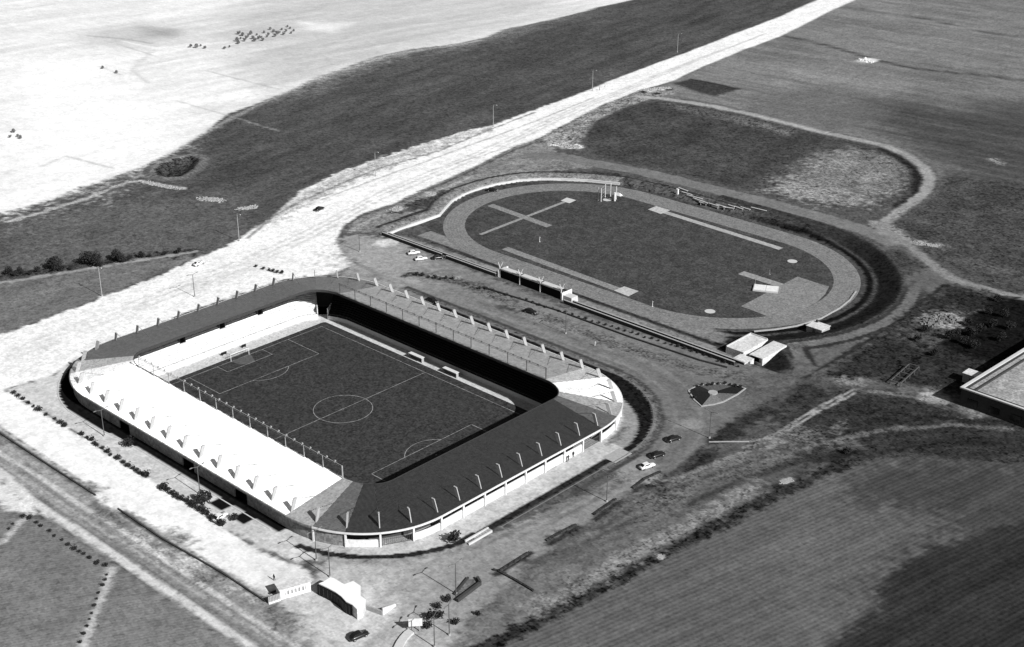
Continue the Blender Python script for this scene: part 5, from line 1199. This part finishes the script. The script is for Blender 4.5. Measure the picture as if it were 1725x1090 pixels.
# ------------------------------------------------------------------ people
def make_person(m):
    V = [(0, 0, .95), (0, 0, 1.2), (0, 0, 1.45), (0, 0, 1.56), (0, .02, 1.68), (.09, 0, .88), (.1, .06, .48), (.1, .02, .06), (.1, .16, .03), (-.09, 0, .88), (-.1, -.1, .48), (-.1, -.2, .07), (-.1, -.06, .03), (.2, 0, 1.42), (.26, .02, 1.12), (.25, .14, .88), (-.2, 0, 1.42), (-.26, -.03, 1.12), (-.25, .08, .86)]
    Eg = [(0, 1), (1, 2), (2, 3), (3, 4), (0, 5), (5, 6), (6, 7), (7, 8), (0, 9), (9, 10), (10, 11), (11, 12), (2, 13), (13, 14), (14, 15), (2, 16), (16, 17), (17, 18)]
    Rd = [.14, .13, .14, .06, .11, .1, .075, .05, .045, .1, .075, .05, .045, .07, .05, .045, .07, .05, .045]
    me = bpy.data.meshes.new('person'); me.from_pydata(V, Eg, []); me.materials.append(m)
    o = bpy.data.objects.new('person', me); col.objects.link(o)
    md = o.modifiers.new('skin', 'SKIN'); me.skin_vertices.new(name='') if not me.skin_vertices else None
    for i, r in enumerate(Rd): me.skin_vertices[0].data[i].radius = (r, r)
    me.skin_vertices[0].data[0].use_root = True
    o.modifiers.new('round', 'SUBSURF').levels = 1
    hm = MB(); hm.tube((0, 0, 1.72), (0, 0, 1.82), .115, .06, 8); h = hm.build('hair', M_CLOTHD, o)
    return o
ppl = [('d', (954.5, 778), 'person in dark clothes, left of the pair walking by the white stadium wall'), ('d', (957.5, 776), 'person in dark clothes, right of the pair walking by the white stadium wall'), ('d', (966, 770), 'person in dark clothes standing alone close to the stadium gate'), ('l', (1002.5, 583), 'person in light clothes walking alone on the plaza'), ('d', (462, 978), 'person in dark clothes alone on the pale slope above the ticket office'), ('d', (1010, 152), 'person in dark clothes walking on the highway beside the lamp'), ('l', (1019, 149), 'person in light clothes walking on the highway beside the lamp')]
pd_, pl_ = make_person(M_CLOTHD), make_person(M_CLOTHL); u1 = u2 = True
for k, p, lab in ppl:
    if k == 'd': o = pd_ if u1 else copy_tree(pd_); u1 = False
    else: o = pl_ if u2 else copy_tree(pl_); u2 = False
    o.location = onground(*p); o.rotation_euler.z = random.uniform(0, 6); o.scale = (1.1, 1.1, 1.05); tag(o, lab, 'person', 'people on foot')
# ------------------------------------------------------------------ shrubs, hedges, trees
def crown_mesh(r, h, n, leaf, seed, flat=.5):
    rg = random.Random(seed); mb = MB(); lob = [(rg.uniform(-.5, .5)*r, rg.uniform(-.5, .5)*r, h*(flat+rg.uniform(-.2, .25)), r*rg.uniform(.45, .8)) for _ in range(7)]
    for i in range(n):
        lx, ly, lz, lr = rg.choice(lob); u = rg.uniform(-1, 1); t = rg.uniform(0, 2*math.pi); q = math.sqrt(1-u*u); rr = lr*(rg.random()**.33)
        c = np.array([lx+rr*q*math.cos(t), ly+rr*q*math.sin(t), max(.1, lz+rr*u*.8)])
        a = np.array([rg.gauss(0, 1) for _ in range(3)]); a /= np.linalg.norm(a); b = np.cross(a, [rg.gauss(0, 1) for _ in range(3)]); b /= np.linalg.norm(b); s = leaf*rg.uniform(.6, 1.3)
        mb.add([c-a*s-b*s*.5, c+a*s-b*s*.5, c+a*s+b*s*.5, c-a*s+b*s*.5], [(0, 1, 2, 3)])
    return mb
def plant(name, r, h, n, leaf, seed, m, trunk=0.0):
    root = empty(name, (0, 0, 0))
    mb = crown_mesh(r, h, n, leaf, seed, .5 if trunk == 0 else .62); mb.build('foliage' if trunk == 0 else 'crown', m, root)
    t = MB(); hh = max(trunk, h*.45); t.tube((0, 0, -.3), (0, .05, hh), .08+.035*r, .05, 6)
    rg = random.Random(seed+5)
    for i in range(4): a = rg.uniform(0, 6.28); t.tube((0, .03, hh*.75), (r*.5*math.cos(a), r*.5*math.sin(a), hh+h*.18), .05, .02, 5)
    t.build('stem' if trunk == 0 else 'trunk', M_BARK, root)
    return root
shrubs = [plant('shrub', 1.0, 1.7, 170, .17, 100+i, M_LEAF) for i in range(3)]
trees = [plant('tree', 3.0, 5.6, 520, .34, 200+i, M_LEAF, 2.2) for i in range(3)]
pales = [plant('tree', 2.2, 3.6, 260, .32, 300+i, M_LEAF2, 1.2) for i in range(2)]
fresh = {}
def put(lst, p, s, lab, cat, group, z=None, sx=1.0):
    pr = random.choice(lst)
    if id(pr) not in fresh: fresh[id(pr)] = 1; o = pr
    else: o = copy_tree(pr)
    o.location = onground(*p) if z is None else at(*p, z); o.rotation_euler.z = random.uniform(0, 6.28); o.scale = (s*sx, s*sx, s); tag(o, lab, cat, group); return o
# hedge row along the near pavement
h1 = [(24, 664), (31, 669), (40, 674), (48, 680), (57, 686), (66, 692), (79, 700), (92, 707), (103, 714), (111, 719), (139, 734), (147, 739), (154, 743), (161, 749), (164, 752), (173, 757), (181, 763), (187, 768), (199, 774), (209, 781), (217, 786), (224, 791), (231, 795), (238, 800), (244, 803), (248, 802)]
h2 = [(273, 823), (279, 824), (283, 828), (292, 833), (299, 838), (307, 842), (314, 846), (322, 851), (329, 856), (336, 860), (343, 862), (349, 867), (356, 873), (363, 878), (370, 883), (375, 887)]
for i, p in enumerate(h1): put(shrubs, p, random.uniform(.55, 1.1), 'dark shrub, %s from the left in the left hedge row on the near pavement' % ordn(i), 'shrub', 'hedge shrubs along the near pavement')
for i, p in enumerate(h2): put(shrubs, p, random.uniform(.8, 1.3), 'dark shrub, %s from the left in the right hedge row along the near pavement' % ordn(i), 'shrub', 'hedge shrubs along the near pavement')
put(shrubs, (341, 851), 2.6, 'large round dark bush rising above the right hedge row', 'bush', None); put(shrubs, (217, 751), 1.7, 'lone dark bush on the near pavement close to the moat kerb', 'bush', None); put(shrubs, (397, 876), 1.2, 'lone grey bush on the near pavement beside the white car', 'bush', None)
# dotted shrubs of the crop field edge
e1 = [(40, 872), (52, 874), (62, 882), (70, 888), (84, 896), (93, 904), (104, 911), (115, 919), (125, 926), (134, 931), (141, 934), (152, 942), (165, 950), (178, 954)]
e2 = [(180, 970), (177, 978), (173, 988), (167, 1000), (163, 1010), (159, 1022), (155, 1034), (151, 1044), (147, 1056), (141, 1070), (136, 1084), (22, 884), (16, 892)]
for i, p in enumerate(e1): put(shrubs, p, random.uniform(.4, .8), 'low dark bush, %s from the left along the crop field top edge' % ordn(i), 'bush', 'bushes edging the crop field')
for i, p in enumerate(e2): put(shrubs, p, random.uniform(.3, .6), 'low dark bush, %s down the footpath through the lower left crop field' % ordn(i), 'bush', 'bushes edging the crop field')
# young plants along the plaza
n_ = 40
for i in range(n_):
    t = i/(n_-1); px = 808+t*(1243-808); py = 484+t*(616-484)+(-3 if 0 < t < .9 else 0)+random.uniform(-1, 1)
    put(shrubs, (px, py+3), random.uniform(.4, .75), 'small planted bush, %s from the left in the long row below the boundary wall' % ordn(i), 'bush', 'row of young bushes below the boundary wall')
for i, p in enumerate([(702, 464), (712, 465), (722, 468), (733, 469), (742, 472), (752, 470), (762, 471)]): put(shrubs, p, random.uniform(.6, 1.0), 'ragged bush, %s from the left in the planted bed behind the far left roof corner' % ordn(i), 'bush', 'bushes of the planted bed')
for i, p in enumerate([(432, 450), (444, 454), (453, 456.5), (460, 458), (467, 460), (476, 461)]): put(shrubs, p, random.uniform(.7, .9), 'dark tub shrub, %s from the left in the short row on the white highway' % ordn(i), 'shrub', 'short shrub row on the highway')
for i, q in enumerate(ISL): put(shrubs, q, random.uniform(.5, .8), 'dark clipped bush, %s along the rim of the flower island' % ordn(i), 'bush', 'bushes of the flower island')
# dark trees of the meadow
tl = [(16, 463, .6), (27, 466, .4), (36, 461, .5), (52, 463, .35), (64, 459, .45), (88, 452, .75), (97, 455, .9), (105, 457, .45), (120, 455, .3), (149, 446, 1.0), (160, 448, .95), (170, 450, .5), (199, 438, .75), (207, 442, .7), (218, 439, .4), (239, 434, .5), (252, 434, .3), (278, 430, .35), (300, 428, .45)]
for i, (px, py, s) in enumerate(tl): put(trees, (px, py), s, 'dark leafy tree, %s from the left in the row across the left meadow' % ordn(sorted(range(len(tl)), key=lambda q: tl[q][0]).index(i)), 'tree', 'row of dark trees across the meadow')
gl = [(401, 74), (409, 61), (415, 66), (422, 58), (429, 70), (436, 66), (443, 69), (449, 63), (456, 50), (464, 62), (471, 56), (478, 59), (485, 46), (491, 57), (402, 58), (398, 70), (405, 66), (412, 70), (418, 62), (426, 66), (432, 60), (440, 64), (446, 56), (452, 60), (460, 55), (468, 58), (474, 51), (482, 54), (488, 49), (494, 53), (322, 80), (330, 81), (338, 78), (346, 82), (378, 83), (386, 80)]
for i, (px, py) in enumerate(gl): put(pales, (px, py), random.uniform(.38, .75), 'small greyish tree, %s from the left in the pale field grove' % ordn(sorted(range(len(gl)), key=lambda q: gl[q][0]).index(i)), 'tree', 'grove on the pale field')
for i, (px, py) in enumerate([(17, 232), (24, 224), (29, 231), (33, 234)]): put(pales, (px, py), random.uniform(.4, .6), 'greyish bush, %s from the left in the little clump at the pale field left edge' % ordn(i), 'bush', 'clump on the pale field')
for p, s, lab in (((172, 116), 0.5, 'single small bush on the pale field, left of the two below the grove track'), ((196, 124), 0.5, 'single small bush on the pale field, right of the two below the grove track')): put(pales, p, s, lab, 'bush', None)
for p, s, lab in (((767, 912), 2.0, 'dark round bush at the foot of the ditch stairs'), ((726, 1043), 1.3, 'dark bush to the right of the sign board'), ((738, 1040), 1.4, 'dark bush behind the pair of lamps at the bottom'), ((739, 1024), 1.0, 'small dark bush above the bushes by the sign board'), ((719, 1060), 1.3, 'dark bush just below the sign board'), ((768, 1053), 1.1, 'dark bush beside the taller lamp at the bottom edge'), ((755, 1012), 1.1, 'dark bush below the left end of the sunken planter'), ((804, 1036), .8, 'small bush alone on the rough apron'), ((1428, 765), 1.4, 'dark round bush beside the field hedge on the right')): put(shrubs, p, s, lab, 'bush', None)
for i, (px, py, s) in enumerate([(1560, 560, .5), (1545, 575, .45), (1600, 572, .7), (1575, 600, .5), (1612, 566, .5), (1622, 580, .55), (1630, 548, .5), (1636, 566, .6), (1642, 588, .6), (1652, 560, .6), (1664, 530, .5), (1672, 552, .6), (1680, 508, .5), (1684, 575, .6), (1690, 535, .6), (1702, 556, .6)]): put(trees, (px, py), s, 'dark low tree, %s from the left in the black right-hand plots' % ordn(i), 'tree', 'trees among the right-hand plots')
# ------------------------------------------------------------------ rubble heaps
def heap(name, pts, n, size, lab, cat, m=M_STONE, hump=1.0):
    P = np.array([onground(*p) for p in pts]); c = P.mean(0); mb = MB(); rg = random.Random(len(lab))
    for i in range(n):
        j = rg.randrange(len(P)-1) if len(P) > 1 else 0; t = rg.random(); q = P[j]+(P[min(j+1, len(P)-1)]-P[j])*t
        x, y = q[0]-c[0]+max(-1.25, min(1.25, rg.gauss(0, 1)))*size, q[1]-c[1]+max(-1.25, min(1.25, rg.gauss(0, 1)))*size; s = size*rg.uniform(.22, .6)
        mb.box((x, y, -.15+rg.random()*.2*hump), (s*rg.uniform(.8, 1.6), s, s*hump*rg.uniform(.35, .7)), rg.uniform(0, 3), taper=rg.uniform(.35, .8), lean=(rg.uniform(-.2, .2)*s, rg.uniform(-.2, .2)*s))
    if len(P) > 1:
        q = [tuple((a-c)[:2]) for a in P]; mb.ribbon(q, size*2.4, -.5, .08)
    o = mb.build(name, m); o.location = tuple(c); tag(o, lab, cat); return o
heap('rubble_heap', [(243, 307), (262, 311), (285, 316), (307, 318)], 190, 1.2, 'long pale ridge of rubble at the end of the meadow track', 'rubble')
heap('rubble_heap', [(335, 335), (352, 336), (372, 338)], 150, 1.5, 'pale rubble heap, middle of the three on the meadow', 'rubble')
heap('rubble_heap', [(402, 352), (415, 351), (431, 349)], 130, 1.4, 'pale rubble heap nearest the highway on the meadow', 'rubble')
heap('rubble_heap', [(943, 243), (957, 246), (975, 248)], 90, 1.5, 'white rubble heap at the tip of the oval rough field', 'rubble')
heap('rubble_heap', [(1455, 100), (1465, 105)], 40, 2.2, 'bright rock pile alone in the upper right field', 'rubble', M_WHITE, 1.3)
heap('rubble_heap', [(1562, 545), (1575, 540), (1590, 535), (1600, 538)], 110, 2.0, 'grey mounds of spoil in the dark plot near the right edge', 'rubble', mat('spoil', 122, mott=.4, gr=.5), 1.2)
heap('rubble_heap', [(1082, 152), (1100, 150), (1130, 148)], 70, 1.6, 'scattered stones where the field path meets the highway', 'rubble', M_WALLG)
heap('rubble_heap', [(660, 355), (672, 350)], 40, 1.3, 'pale stones on the verge near the white retaining wall corner', 'rubble')
heap('rubble_heap', [(720, 329), (730, 325)], 40, 1.4, 'pale stones on the verge above the white retaining wall', 'rubble')
heap('rubble_heap', [(1545, 408), (1552, 410), (1580, 415)], 50, 1.3, 'stones beside the track in the rough land right of the oval field', 'rubble')
heap('rubble_heap', [(1316, 813), (1335, 808)], 12, .8, 'white blocks lying on the field hedge at lower right', 'rubble', M_STONE)
heap('rubble_heap', [(1109, 939), (1116, 937)], 8, .8, 'white blocks lying at the lower end of the field hedge', 'rubble', M_STONE)
# ------------------------------------------------------------------ camera, sun, sky
cam = bpy.data.cameras.new('camera'); co = bpy.data.objects.new('camera', cam); col.objects.link(co); scene.camera = co
from mathutils import Matrix, Vector
co.matrix_world = Matrix(((CR[0], CU[0], -_d[0], CX), (CR[1], CU[1], -_d[1], CY), (CR[2], CU[2], -_d[2], CZ), (0, 0, 0, 1)))
cam.sensor_fit = 'HORIZONTAL'; cam.sensor_width = 36.0; cam.lens = F_PX/1725.0*36.0; cam.clip_start = 1.0; cam.clip_end = 20000.0
SUN_AZ, SUN_EL = -2.0, 34.5
sl = bpy.data.lights.new('sun', 'SUN'); sl.energy = 5.0; sl.angle = R(.5); sl.color = (1, 1, 1)
so = bpy.data.objects.new('sun', sl); col.objects.link(so)
sv = Vector((math.cos(R(SUN_EL))*math.cos(R(SUN_AZ)), math.cos(R(SUN_EL))*math.sin(R(SUN_AZ)), math.sin(R(SUN_EL))))
so.rotation_euler = sv.to_track_quat('Z', 'Y').to_euler(); so.location = (200, 0, 300)
w = bpy.data.worlds.new('World'); scene.world = w; w.use_nodes = True; nt = w.node_tree
bg = nt.nodes['Background']; sk = nt.nodes.new('ShaderNodeTexSky'); sk.sky_type = 'NISHITA'; sk.sun_disc = False
sk.sun_elevation = R(SUN_EL); sk.sun_rotation = R(90-SUN_AZ)
bw = nt.nodes.new('ShaderNodeRGBToBW')                # black and white film: the sky lights without colour
nt.links.new(sk.outputs['Color'], bw.inputs['Color']); nt.links.new(bw.outputs['Val'], bg.inputs['Color'])
bg.inputs['Strength'].default_value = .05
vs = scene.view_settings; vs.view_transform = 'Standard'; vs.look = 'None'; vs.exposure = EXPO; vs.gamma = 1.0
scene.cycles.max_bounces = 5; scene.cycles.diffuse_bounces = 2
